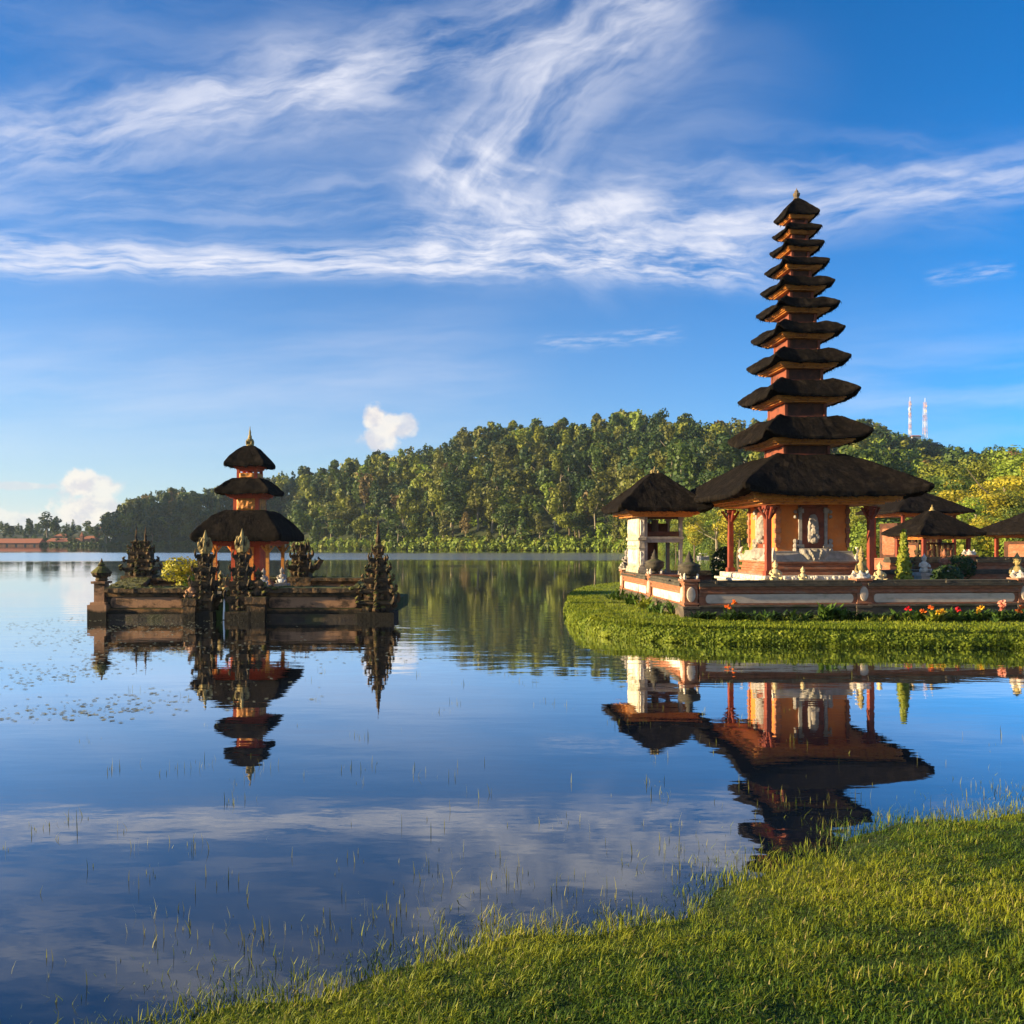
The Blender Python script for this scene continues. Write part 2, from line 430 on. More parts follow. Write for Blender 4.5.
def hz(px, Y):
    """ground height at frame column px and distance Y"""
    px = np.asarray(px, float); Y = np.asarray(Y, float)
    t = (Y - d0(px)) / (d1(px) - d0(px))
    tt = np.clip(t, 0, 1)
    k = np.interp(px, (620, 900), (0, 1))
    prof = (1 - k) * np.sin(tt * math.pi / 2) ** 1.05 + k * tt ** 1.7
    z = zr(px) * prof + np.clip((Y - d0(px)) / 3, -1, 1) * .45
    over = np.clip(t - 1, 0, 5)
    return z - over * zr(px) * .9
rng = np.random.default_rng(11)

def make_hills():
    pxs = np.concatenate([np.linspace(-1500, -60, 40), np.linspace(-50, 1100, 260), np.linspace(1110, 2200, 40)])
    ts = np.concatenate([[-.03], np.linspace(0, 1.15, 50), np.linspace(1.25, 2.0, 6)])
    P, T = np.meshgrid(pxs, ts)
    Y = d0(P) + T * (d1(P) - d0(P)); Xw = (P - 512) / F * Y; Z = hz(P, Y)
    Z = np.where(T < 0, -1.0, Z)
    bump = np.array([mnoise.noise(Vector((a * .03, b * .03, 0))) for a, b in zip(Xw.ravel(), Y.ravel())]).reshape(Z.shape)
    Z = Z + bump * 2.2 * np.clip(T * 4, 0, 1)
    nU, nT = len(pxs), len(ts)
    v = np.stack([Xw, Y, Z], -1).reshape(-1, 3)
    i = np.arange((nT - 1) * nU).reshape(nT - 1, nU)[:, :-1].ravel()
    f = np.stack([i, i + 1, i + nU + 1, i + nU], 1)
    m = mat('hill_ground', (.022, .034, .010), (.04, .048, .015), .08, rough=1)
    o = link('hills', big_mesh('hills', v, f, m)); tag(o, 'wooded hills rising beyond the lake', kind='structure')
make_hills()
def make_shade_mountain():
    # unseen ridge added across the bay, outside the frame, to shade the far shore
    mb = MB(); n, k = 24, 9; vs = []; fs = []
    for j in range(k):
        t = j / (k - 1)
        for i in range(n):
            a = 2 * math.pi * i / n; s = (1 - t) ** .8
            q = mnoise.noise(Vector((math.cos(a) * 1.5, math.sin(a) * 1.5, t * 2))) * 18 * (1 - t)
            vs.append((-700 + math.cos(a) * (210 * s + q * .5 + 6), 365 + math.sin(a) * (75 * s + q * .4 + 40), -2 + 178 * t))
    for j in range(k - 1):
        for i in range(n): fs.append((j * n + i, j * n + (i + 1) % n, (j + 1) * n + (i + 1) % n, (j + 1) * n + i))
    fs.append(tuple((k - 1) * n + i for i in range(n)))
    mb.add(vs, fs); tag(mb.build('shade_mountain', mat('shade_mountain_ground', (.03, .05, .016), (.05, .06, .02), .03, rough=1)), 'unseen ridge added across the bay to shade the far shore', kind='structure')
make_shade_mountain()

# ------------------------------------------------------------------ trees of the far shore
def crown_cloud(lobes, n, q, seed, flat=.35):
    """leaf clumps: small quads spread over and through lobes (centre, radii)"""
    r = np.random.default_rng(seed)
    w = np.array([l[1][0] * l[1][2] for l in lobes]); w = w / w.sum()
    pick = r.choice(len(lobes), n, p=w)
    c = np.array([l[0] for l in lobes])[pick]; rad = np.array([l[1] for l in lobes])[pick]
    d = r.normal(size=(n, 3)); d /= np.linalg.norm(d, axis=1, keepdims=True)
    dep = 1 - np.abs(r.normal(0, .16, (n, 1)))
    p = c + d * rad * dep
    nr = d / rad; nr /= np.linalg.norm(nr, axis=1, keepdims=True)
    nr = nr + r.normal(size=(n, 3)) * flat; nr /= np.linalg.norm(nr, axis=1, keepdims=True)
    a = np.cross(nr, r.normal(size=(n, 3))); a /= np.linalg.norm(a, axis=1, keepdims=True)
    b = np.cross(nr, a)
    s = (q * r.uniform(.55, 1.35, (n, 1)))
    a = a * s; b = b * s * r.uniform(.5, 1.0, (n, 1))
    quad = np.stack([p - a - b * .4, p - b, p + a + b * .3, p + b], 1)
    return quad.reshape(-1, 3)

def tree_lobes(kind, seed):
    r = random.Random(seed); L = []
    if kind == 'round':
        for i in range(9):
            a = r.uniform(0, 6.28); d = r.uniform(.05, .26); z = r.uniform(.42, .86)
            s = r.uniform(.11, .19); L.append(((d * math.cos(a), d * math.sin(a), z), (s, s, s * .85)))
        L.append(((0, 0, .66), (.24, .24, .26)))
    elif kind == 'tall':
        for i in range(9):
            a = r.uniform(0, 6.28); d = r.uniform(.02, .15); z = r.uniform(.38, .92)
            s = r.uniform(.07, .13); L.append(((d * math.cos(a), d * math.sin(a), z), (s, s, s * 1.1)))
        L.append(((0, 0, .7), (.12, .12, .22)))
    elif kind == 'cone':
        for i in range(8):
            z = .2 + i * .105; s = .23 * (1.08 - z) + .012
            a = r.uniform(0, 6.28); L.append(((.03 * math.cos(a), .03 * math.sin(a), z), (s, s, .09)))
    else:   # spreading, layered
        for i in range(10):
            a = r.uniform(0, 6.28); d = r.uniform(.12, .42); z = .60 + r.uniform(-.16, .22) - d * .15
            s = r.uniform(.12, .2); L.append(((d * math.cos(a), d * math.sin(a), z), (s, s, s * .5)))
    return L

def trunk_quads(h, r0, seed, lean=.04, limbs=3, kind='round'):
    rr = random.Random(seed + 99); mb = MB()
    pts = [(0, 0, -.06)]
    x = y = 0
    for i in range(1, 6):
        x += rr.uniform(-lean, lean) * .5; y += rr.uniform(-lean, lean) * .5
        pts.append((x, y, h * i / 5))
    mb.tube(pts, [r0 * (1.35 - .95 * i / 5) for i in range(6)], 6)
    for k in range(limbs):
        a = rr.uniform(0, 6.28); z0 = h * rr.uniform(.42, .8); L = rr.uniform(.16, .3) * (1.4 if kind == 'spread' else .8)
        p0 = Vector(pts[min(5, int(z0 / h * 5))]); p0.z = z0
        p1 = p0 + Vector((math.cos(a) * L * .6, math.sin(a) * L * .6, L * .45)); p2 = p0 + Vector((math.cos(a) * L, math.sin(a) * L, L * .95))
        mb.tube([p0, p1, p2], [r0 * .5, r0 * .36, r0 * .15], 5)
    return mb

class Kind:
    """one tree kind as unit-height meshes: a joined one, and crown and trunk apart"""
    def __init__(s, kind, seed, n, q, pale=False):
        s.kind = kind
        lob = tree_lobes(kind, seed)
        s.cv = crown_cloud(lob, n, q, seed)
        s.cf = np.arange(len(s.cv)).reshape(-1, 4)
        mb = trunk_quads(.72 if kind != 'cone' else .9, .016, seed, kind=kind, limbs=0 if kind == 'cone' else 3)
        tv = np.array(mb.v); tf = [f for f in mb.f if len(f) == 4]; tf = np.array(tf)
        me = big_mesh('forest_tree', np.concatenate([s.cv, tv]), np.concatenate([s.cf, tf + len(s.cv)]), M['crown'])
        me.materials.append(M['bark_pale'] if pale else M['bark'])
        mi = np.zeros(len(s.cf) + len(tf), dtype=np.int32); mi[len(s.cf):] = 1
        me.polygons.foreach_set('material_index', mi); s.joined = me
        s.crown = big_mesh('crown', s.cv, s.cf, M['crown'])
        t = bpy.data.meshes.new('trunk'); t.from_pydata(mb.v, [], mb.f); t.materials.append(M['bark_pale'] if pale else M['bark']); s.trunk = t

KINDS = {
    'round': [Kind('round', 10 + i, 900, .030) for i in range(4)],
    'tall': [Kind('tall', 30 + i, 480, .030, True) for i in range(3)],
    'cone': [Kind('cone', 50 + i, 420, .034) for i in range(3)],
    'spread': [Kind('spread', 70 + i, 560, .036, True) for i in range(3)],
}
NEAR = {'round': [Kind('round', 110 + i, 4200, .0135) for i in range(3)], 'spread': [Kind('spread', 120 + i, 4000, .013, True) for i in range(3)], 'cone': [Kind('cone', 130, 2500, .016)]}
MASSK = {k: [crown_cloud(tree_lobes(k, 200 + i), 330, .046, 300 + i) for i in range(4)] for k in KINDS}

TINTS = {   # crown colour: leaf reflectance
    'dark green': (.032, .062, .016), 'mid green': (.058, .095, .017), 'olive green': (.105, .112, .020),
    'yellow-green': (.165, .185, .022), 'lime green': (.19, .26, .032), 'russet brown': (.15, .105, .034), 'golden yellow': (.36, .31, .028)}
SHAPE = {'round': 'round-crowned', 'tall': 'slender', 'cone': 'pointed', 'spread': 'spreading'}
MARKS = [(-80, 'behind the red-roofed village'), (60, 'beyond the village end'), (112, 'on the shaded ridge past the village'), (165, 'on the ridge over the yellow bush'),
         (222, 'just past the three-tiered shrine'), (285, 'where ridge and big hill meet'), (345, 'under the small puffy cloud'), (410, 'just past the carved tower'),
         (470, 'where the big hill crests'), (530, 'facing open water mid-lake'), (590, 'beyond the thatched drum hut'), (665, 'between drum hut and pagoda'), (745, 'straight behind the tall pagoda'),
         (875, 'below the hilltop masts'), (940, 'above the thatched pavilions'), (990, 'at the frame edge')]
def mark(px):
    out = MARKS[0][1]
    for a, s in MARKS:
        if px >= a: out = s
    return out
def band(t):
    return 'at the waterline' if t < .07 else 'low on the slope' if t < .3 else 'halfway up the slope' if t < .68 else 'high on the slope' if t < .9 else 'on the skyline'

def plant_forest():
    r = random.Random(4)
    spots = []
    def add(px, t, h, kind, tint, near=False, Y=None):
        Yd = d0(px) + t * (d1(px) - d0(px)) if Y is None else Y
        spots.append(dict(px=px, t=t, Y=Yd, h=h, kind=kind, tint=tint, near=near))
    def choose(px, t):
        a = mnoise.noise(Vector((px * .013, t * 2.6, 3.3)))
        u = r.random() + a * .35
        tint = 'dark green' if u < .32 else 'mid green' if u < .58 else 'olive green' if u < .74 else 'yellow-green' if u < .92 else 'russet brown' if u < .97 else 'lime green'
        kind = r.choices(('round', 'tall', 'cone', 'spread'), (4.2, 3.6, 1.4 if t < .6 else 2.6, 1.0))[0]
        return kind, tint
    grid = set()
    def free(px, Y, cell):
        x = (px - 512) / F * Y; k = (int(x // cell), int(Y // cell))
        if k in grid: return False
        grid.add(k); return True
    for i in range(9000):          # the big hill
        px = r.uniform(292, 1075); t = r.random() ** .9 * 1.04
        if px > 640 and t < np.interp(px, (640, 900), (.04, .30)): continue
        Y = d0(px) + t * (d1(px) - d0(px))
        if not free(px, Y, 6.7): continue
        k, c = choose(px, t)
        h = (r.uniform(8.5, 14.5) if k != 'tall' else r.uniform(11, 18)) if t > .05 else r.uniform(7, 14)
        if t > .85: h = r.uniform(8, 13)
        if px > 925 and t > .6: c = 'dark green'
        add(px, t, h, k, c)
    for i in range(2500):          # the shaded ridge
        px = r.uniform(106, 300); t = r.random() * 1.04
        Y = d0(px) + t * (d1(px) - d0(px))
        if not free(px, Y, 7.6): continue
        k, c = choose(px, t); add(px, t, r.uniform(10, 17), k, c)
    for i in range(130):            # round the village
        px = r.uniform(-60, 108); t = r.uniform(.16, .6) if i % 2 else r.uniform(.005, .10)
        k, c = choose(px, t); add(px, t, r.uniform(7, 12) if i % 2 else r.uniform(2.5, 5.5), 'round' if i % 2 == 0 else k, r.choice(('dark green', 'mid green')))
    for px, h in ((30, 17), (47, 21), (56, 18), (8, 13), (72, 12), (96, 11)):
        add(px, .14, h, 'tall' if px != 8 else 'round', 'dark green')
    # pale-limbed and sunlit trees along the near shore behind the island
    for px, Y, h, k, c in ((676, 150, 6.5, 'round', 'yellow-green'), (694, 140, 8.2, 'round', 'golden yellow'), (716, 126, 9.2, 'spread', 'yellow-green'), (738, 121, 8.5, 'round', 'golden yellow'), (757, 128, 8, 'round', 'lime green'),
            (785, 118, 7.5, 'spread', 'yellow-green'), (812, 116, 9.5, 'round', 'yellow-green'), (838, 112, 8.5, 'round', 'golden yellow'), (862, 104, 8, 'round', 'yellow-green'), (884, 118, 9, 'round', 'lime green'), (905, 132, 11, 'round', 'yellow-green'),
            (930, 140, 12, 'round', 'lime green'), (943, 118, 10.8, 'round', 'mid green'), (952, 150, 14.5, 'round', 'yellow-green'), (968, 128, 12.5, 'spread', 'golden yellow'), (975, 96, 9.6, 'spread', 'golden yellow'),
            (990, 150, 16, 'round', 'yellow-green'), (1003, 110, 12, 'spread', 'golden yellow'), (1020, 140, 16, 'round', 'lime green'), (1034, 104, 12.5, 'spread', 'yellow-green'), (1055, 120, 15, 'round', 'golden yellow'), (960, 88, 7.0, 'round', 'lime green'), (1013, 92, 7.8, 'round', 'yellow-green'), (1080, 110, 14, 'spread', 'yellow-green'), (872, 84, 4.5, 'round', 'yellow-green'), (893, 80, 4.0, 'round', 'mid green'), (915, 78, 4.5, 'round', 'lime green'), (936, 77, 3.6, 'round', 'yellow-green'), (955, 76, 4.2, 'round', 'mid green'), (972, 74, 3.8, 'spread', 'lime green'), (988, 73, 4.6, 'round', 'golden yellow'), (1005, 71, 4.4, 'round', 'yellow-green'), (1024, 70, 5.2, 'round', 'mid green'), (1044, 70, 5, 'round', 'lime green'), (1120, 120, 15, 'round', 'mid green'), (925, 100, 7.5, 'round', 'lime green'), (948, 175, 13, 'cone', 'dark green'), (1000, 190, 17, 'round', 'olive green'), (975, 185, 15, 'round', 'mid green'), (1040, 180, 17, 'round', 'yellow-green')):
        add(px, 0, h, k, c, True, Y)
    for s in spots: s['size'] = s['h'] / s['Y'] * (1.35 if s['t'] < .06 else 1.0)
    spots.sort(key=lambda s: -(9 if s['near'] else s['size'] * (1.5 if -20 < s['px'] < 110 else 1)))
    solo = [s for s in spots[:292]]; rest = spots[292:]
    for i, s in enumerate(solo):
        Kd = r.choice((NEAR if s['near'] else KINDS)[s['kind']]); x = (s['px'] - 512) / F * s['Y']; z = float(hz(s['px'], s['Y']))
        tint = Vector(TINTS[s['tint']]) * r.uniform(.85, 1.25)
        hue = 'golden-leaved' if s['tint'] == 'golden yellow' else s['tint']
        where = ('by the near shore ' if s['near'] else band(s['t']) + ' ') + mark(s['px'])
        size = '' if s['near'] else ('low ' if s['h'] < 7.5 else 'tall ' if s['h'] > 10.5 else '')
        label = f"{size}{hue} {SHAPE[s['kind']]} tree {where}"
        if len(label.split()) > 16: label = label[len(size):]
        wid = r.uniform(.85, 1.45)
        big = s['near'] or s['size'] > .030
        if big:
            o = thing('tree', label, 'tree', (x, s['Y'], z), r.uniform(0, 6.28), 'trees on the far shore')
            o.scale = (s['h'] * wid, s['h'] * wid, s['h'])
            c = link('crown', Kd.crown, o); c.color = (*tint, 1); link('trunk', Kd.trunk, o)
        else:
            o = link('tree', Kd.joined); o.location = (x, s['Y'], z); o.rotation_euler = (0, 0, r.uniform(0, 6.28)); o.scale = (s['h'] * wid, s['h'] * wid, s['h'])
            o.color = (*tint, 1); tag(o, label, 'tree', 'trees on the far shore')
    V, C = [], []
    for s in rest:
        q = MASSK[s['kind']][r.randrange(4)]; a = r.uniform(0, 6.28); ca, sa = math.cos(a), math.sin(a); h = s['h']
        x = (s['px'] - 512) / F * s['Y']; z = float(hz(s['px'], s['Y']))
        V.append(np.stack([(q[:, 0] * ca - q[:, 1] * sa) * h + x, (q[:, 0] * sa + q[:, 1] * ca) * h + s['Y'], q[:, 2] * h + z], 1))
        C.append(np.tile(np.array(TINTS[s['tint']]) * r.uniform(.8, 1.2), (len(q), 1)))
    V = np.concatenate(V); C = np.concatenate(C)
    o = link('hillside_wood', big_mesh('hillside_wood', V, np.arange(len(V)).reshape(-1, 4), M['crown_mass'], C))
    tag(o, 'dense mixed wood covering the hills behind the lake', kind='stuff')
    # bright scrub along the waterline
    V, C = [], []
    for i in range(3000):
        px = r.uniform(-80, 1075); Y = float(d0(px)) + r.uniform(-1.0, 4.5)
        Y = Y if i % 3 else Y + r.uniform(.02, .98) * float(d1(px) - d0(px)) * (1 if px < 640 else .1); h = r.uniform(1.2, 3.6) * (1 if px > 290 else .8) * (1 if i % 3 else 1.4); x = (px - 512) / F * Y; z = float(hz(px, Y)) - .1
        if px > 790 and i % 6: continue
        q = crown_cloud([((0, 0, .45), (.5, .5, .5)), ((.3, .1, .3), (.4, .4, .3))], 60 if px < 655 else 700, .16 if px < 655 else .04, i)
        V.append(q * h + np.array((x, Y, z)))
        c = np.array(TINTS[r.choice(('lime green', 'yellow-green', 'lime green', 'mid green') if px > 290 else ('mid green', 'dark green'))]) * r.uniform(.8, 1.25)
        C.append(np.tile(c, (len(q), 1)))
    V = np.concatenate(V); C = np.concatenate(C)
    o = link('shore_scrub', big_mesh('shore_scrub', V, np.arange(len(V)).reshape(-1, 4), M['crown_mass'], C))
    tag(o, 'bright low scrub lining the far waterline', kind='stuff')
plant_forest()
# ------------------------------------------------------------------ foreground bank
BD = np.array((.868, .496)); BN = np.array((.496, -.868)); B0 = np.array((-1.63, 4.18))
def shore_s(x, y):
    s = (x - B0[0]) * BN[0] + (y - B0[1]) * BN[1]
    t = (x - B0[0]) * BD[0] + (y - B0[1]) * BD[1]
    return s + .16 * np.sin(t * 1.3 + .6) + .09 * np.sin(t * 3.1 + 2) + .05 * np.sin(t * 7.3) - .03 * np.maximum(t - 4.5, 0)
def bank_z(x, y):
    s = shore_s(x, y)
    return np.where(s > 0, .30 * (1 - np.exp(-np.maximum(s, 0) * .9)) * .55 + .15 * s, .10 * s)

def make_bank():
    xs = np.arange(-9, 24, .16); ys = np.arange(-3, 14, .16)
    A, B = np.meshgrid(xs, ys); Z = bank_z(A, B)
    v = np.stack([A, B, Z], -1).reshape(-1, 3); n = len(xs)
    i = np.arange((len(ys) - 1) * n).reshape(-1, n)[:, :-1].ravel()
    f = np.stack([i, i + 1, i + n + 1, i + n], 1)
    m = mat('bank_ground', (.032, .055, .009), (.05, .065, .012), 3, rough=1, bump=.02)
    o = link('ground', big_mesh('ground', v, f, m)); tag(o, 'grassy lake bank under the viewer', kind='structure')
make_bank()

def blades(px, py, pz, L, W, lean, az, cols, seed):
    """curved grass blades of two quads each -> verts, quads, colours"""
    n = len(px); base = np.stack([px, py, pz], 1)
    d = np.stack([np.cos(az), np.sin(az), np.zeros(n)], 1); side = np.stack([-np.sin(az), np.cos(az), np.zeros(n)], 1)
    up = np.array((0, 0, 1.0))
    L = L[:, None]; W = W[:, None]; ln = lean[:, None]
    m = base + up * L * .55 * np.cos(ln * .6) + d * L * .55 * np.sin(ln * .6)
    t = m + up * L * .5 * np.cos(ln * 1.35) + d * L * .5 * np.sin(ln * 1.35)
    v = np.stack([base - side * W * .5, base + side * W * .5, m + side * W * .5, m - side * W * .5, t + side * W * .08, t - side * W * .08], 1).reshape(-1, 3)
    k = np.arange(n)[:, None] * 6
    f = np.concatenate([k + np.array([[0, 1, 2, 3]]), k + np.array([[3, 2, 4, 5]])])
    c = np.repeat(cols, 6, axis=0).reshape(n, 6, 3) * np.array([.85, .85, 1, 1, 1.1, 1.1])[None, :, None]
    return v, f, c.reshape(-1, 3)

def noise2(x, y, s, o=0.0):
    return np.array([mnoise.noise(Vector((a * s + o, b * s - o, o))) for a, b in zip(x, y)])

def make_grass():
    r = np.random.default_rng(5)
    N = 760000
    Y = 2.0 + 9.5 * r.random(N) ** 1.25; Xw = (r.random(N) * 2 - 1) * (.80 * Y + .5)
    s = shore_s(Xw, Y)
    keep = (s > -1.0) & (r.random(N) < np.where(s < 0, .30 * np.exp(np.minimum(s, 0) / .28), np.clip(.30 + s * 1.1, .03, 1)))
    Xw, Y, s = Xw[keep], Y[keep], s[keep]
    # fewer, same look, farther away
    n = len(Xw); z = np.maximum(bank_z(Xw, Y), -.05)
    q = noise2(Xw, Y, 1.1, 2.0); q2 = noise2(Xw, Y, 5.0, 7.0); q3 = noise2(Xw, Y, .45, 4.0)
    L = np.clip(r.normal(.034, .014, n) * (1 + .8 * q2 + .3 * q), .027, .17)
    L = L * np.where(q + q2 < -.35, .9, 1.1); L = np.where(s < .25, L * 1.2, L); L = np.where(s < 0, L * 1.2 + .01, L)
    W = r.uniform(.003, .0068, n)
    lean = np.clip(np.abs(r.normal(1.2, .5, n)), 0, 1.9); lean = np.where(s < .15, lean * .5, lean)
    az = r.uniform(0, 6.283, n) + q * 1.5
    a = np.array((.055, .112, .009)); b = np.array((.235, .262, .016)); dry = np.array((.34, .30, .10)); dk = np.array((.045, .085, .010))
    mixv = np.clip(.44 + q * .55 + q2 * .55 + q3 * .7 + r.normal(0, .26, n), 0, 1)[:, None]
    c = a * (1 - mixv) + b * mixv
    c = np.where((r.random(n) < .045 + .05 * (q3 > .25))[:, None], dry * r.uniform(.7, 1.1, (n, 1)), c)
    c = np.where((q + q2 * .8 < -.30)[:, None] & (r.random(n) < .7)[:, None], dk, c)
    v, f, cc = blades(Xw, Y, z, L, W, lean, az, c, 1)
    o = link('grass', big_mesh('grass', v, f, M['grass'], cc)); tag(o, 'short yellow-green turf on the lake bank', kind='stuff')
    # coarser turf on the rest of the bank
    N = 300000; xw = -9 + 30 * r.random(N); yw = -2.5 + 14 * r.random(N)
    s2 = shore_s(xw, yw); k = (s2 > .05) & ~((yw > 2.0) & (np.abs(xw) < .80 * yw + .45)); xw, yw = xw[k], yw[k]; n = len(xw)
    mv = np.clip(.44 + noise2(xw, yw, 1.1, 2.0) * .6 + r.normal(0, .25, n), 0, 1)[:, None]
    v, f, cc = blades(xw, yw, bank_z(xw, yw), np.clip(r.normal(.05, .018, n), .02, .12), r.uniform(.006, .013, n), np.clip(np.abs(r.normal(1.2, .5, n)), 0, 1.9), r.uniform(0, 6.28, n), a * (1 - mv) + b * mv, 4)
    o = link('grass', big_mesh('grass', v, f, M['grass'], cc)); tag(o, 'short green turf on the rest of the bank', kind='stuff')
    # thin emergent stems in the shallows
    xs, ys = [], []
    N = 15000
    yy = 3.6 + 9 * r.random(N) ** 1.1; xx = (r.random(N) * 2 - 1) * .8 * yy; s = shore_s(xx, yy)
    k = (s < -.05) & (r.random(N) < np.exp(np.minimum(s, 0) / .6) * np.clip(.3 + 2.6 * noise2(xx, yy, 1.6, 9.0), 0, 1.3))
    xs.append(xx[k]); ys.append(yy[k])
    for i in range(130):           # small clumps farther out
        y0 = 5.2 + 13 * r.random() ** 1.5; x0 = (r.random() * 1.6 - .9) * .62 * y0
        if shore_s(np.array([x0]), np.array([y0]))[0] > -.3: continue
        m = r.integers(1, 11); xs.append(x0 + r.normal(0, .08, m)); ys.append(y0 + r.normal(0, .12, m))
    for pxl, pyl, m in ((32, 830, 9), (50, 825, 5), (138, 850, 3), (128, 830, 3), (232, 800, 4), (10, 850, 3), (60, 840, 3), (310, 775, 4), (368, 782, 3), (420, 775, 4), (228, 880, 5), (455, 780, 3)):
        Yd = 2080 / (pyl - 542); xs.append((pxl - 512) / F * Yd + r.normal(0, .05, m)); ys.append(Yd + r.normal(0, .06, m))
    xx, yy = np.concatenate(xs), np.concatenate(ys); n = len(xx)
    L = r.uniform(.04, .14, n); W = r.uniform(.0035, .007, n)
    c = np.array((.20, .20, .035)) * r.uniform(.6, 1.3, (n, 1))
    v, f, cc = blades(xx, yy, np.full(n, -.03), L, W, np.abs(r.normal(.12, .16, n)), r.uniform(0, 6.28, n), c, 2)
    o = link('reeds', big_mesh('reeds', v, f, M['grass'], cc)); tag(o, 'thin green stems standing in the shallows', kind='stuff')
    # floating leaves on the still water left of the lake shrine
    n = 2600
    yy = 11.5 + 17 * r.random(n); px = np.clip(r.normal(95, 85, n), -40, 330); xx = (px - 512) / F * yy
    k = noise2(xx, yy, .35, 1.0) + r.normal(0, .15, n) > .02; xx, yy = xx[k], yy[k]
    for (pxa, pya, m, sd) in ((430, 655, 40, 22), (350, 652, 40, 30), (280, 650, 40, 40), (190, 648, 60, 40), (120, 655, 60, 40)):
        Yd = 2080 / (pya + r.normal(0, 6, m) - 542); xx = np.append(xx, (pxa + r.normal(0, sd, m) - 512) / F * Yd); yy = np.append(yy, Yd)
    n = len(xx); V = []; seg = 6
    rad = r.uniform(.012, .042, n); a0 = r.uniform(0, 6.28, n)
    ang = np.arange(4) * (math.pi / 2)
    V = np.stack([np.stack([xx + rad * np.cos(a0 + t) * 1.3, yy + rad * np.sin(a0 + t), np.full(n, .006) + (i % 2) * .004], 1) for i, t in enumerate(ang)], 1).reshape(-1, 3)
    cc = np.repeat(np.array((.28, .30, .22)) * r.uniform(.5, 1.5, (n, 1)), 4, axis=0)
    o = link('floating_leaves', big_mesh('floating_leaves', V, np.arange(len(V)).reshape(-1, 4), M['grass'], cc)); tag(o, 'small flat leaves drifting on the water', kind='stuff')
make_grass()

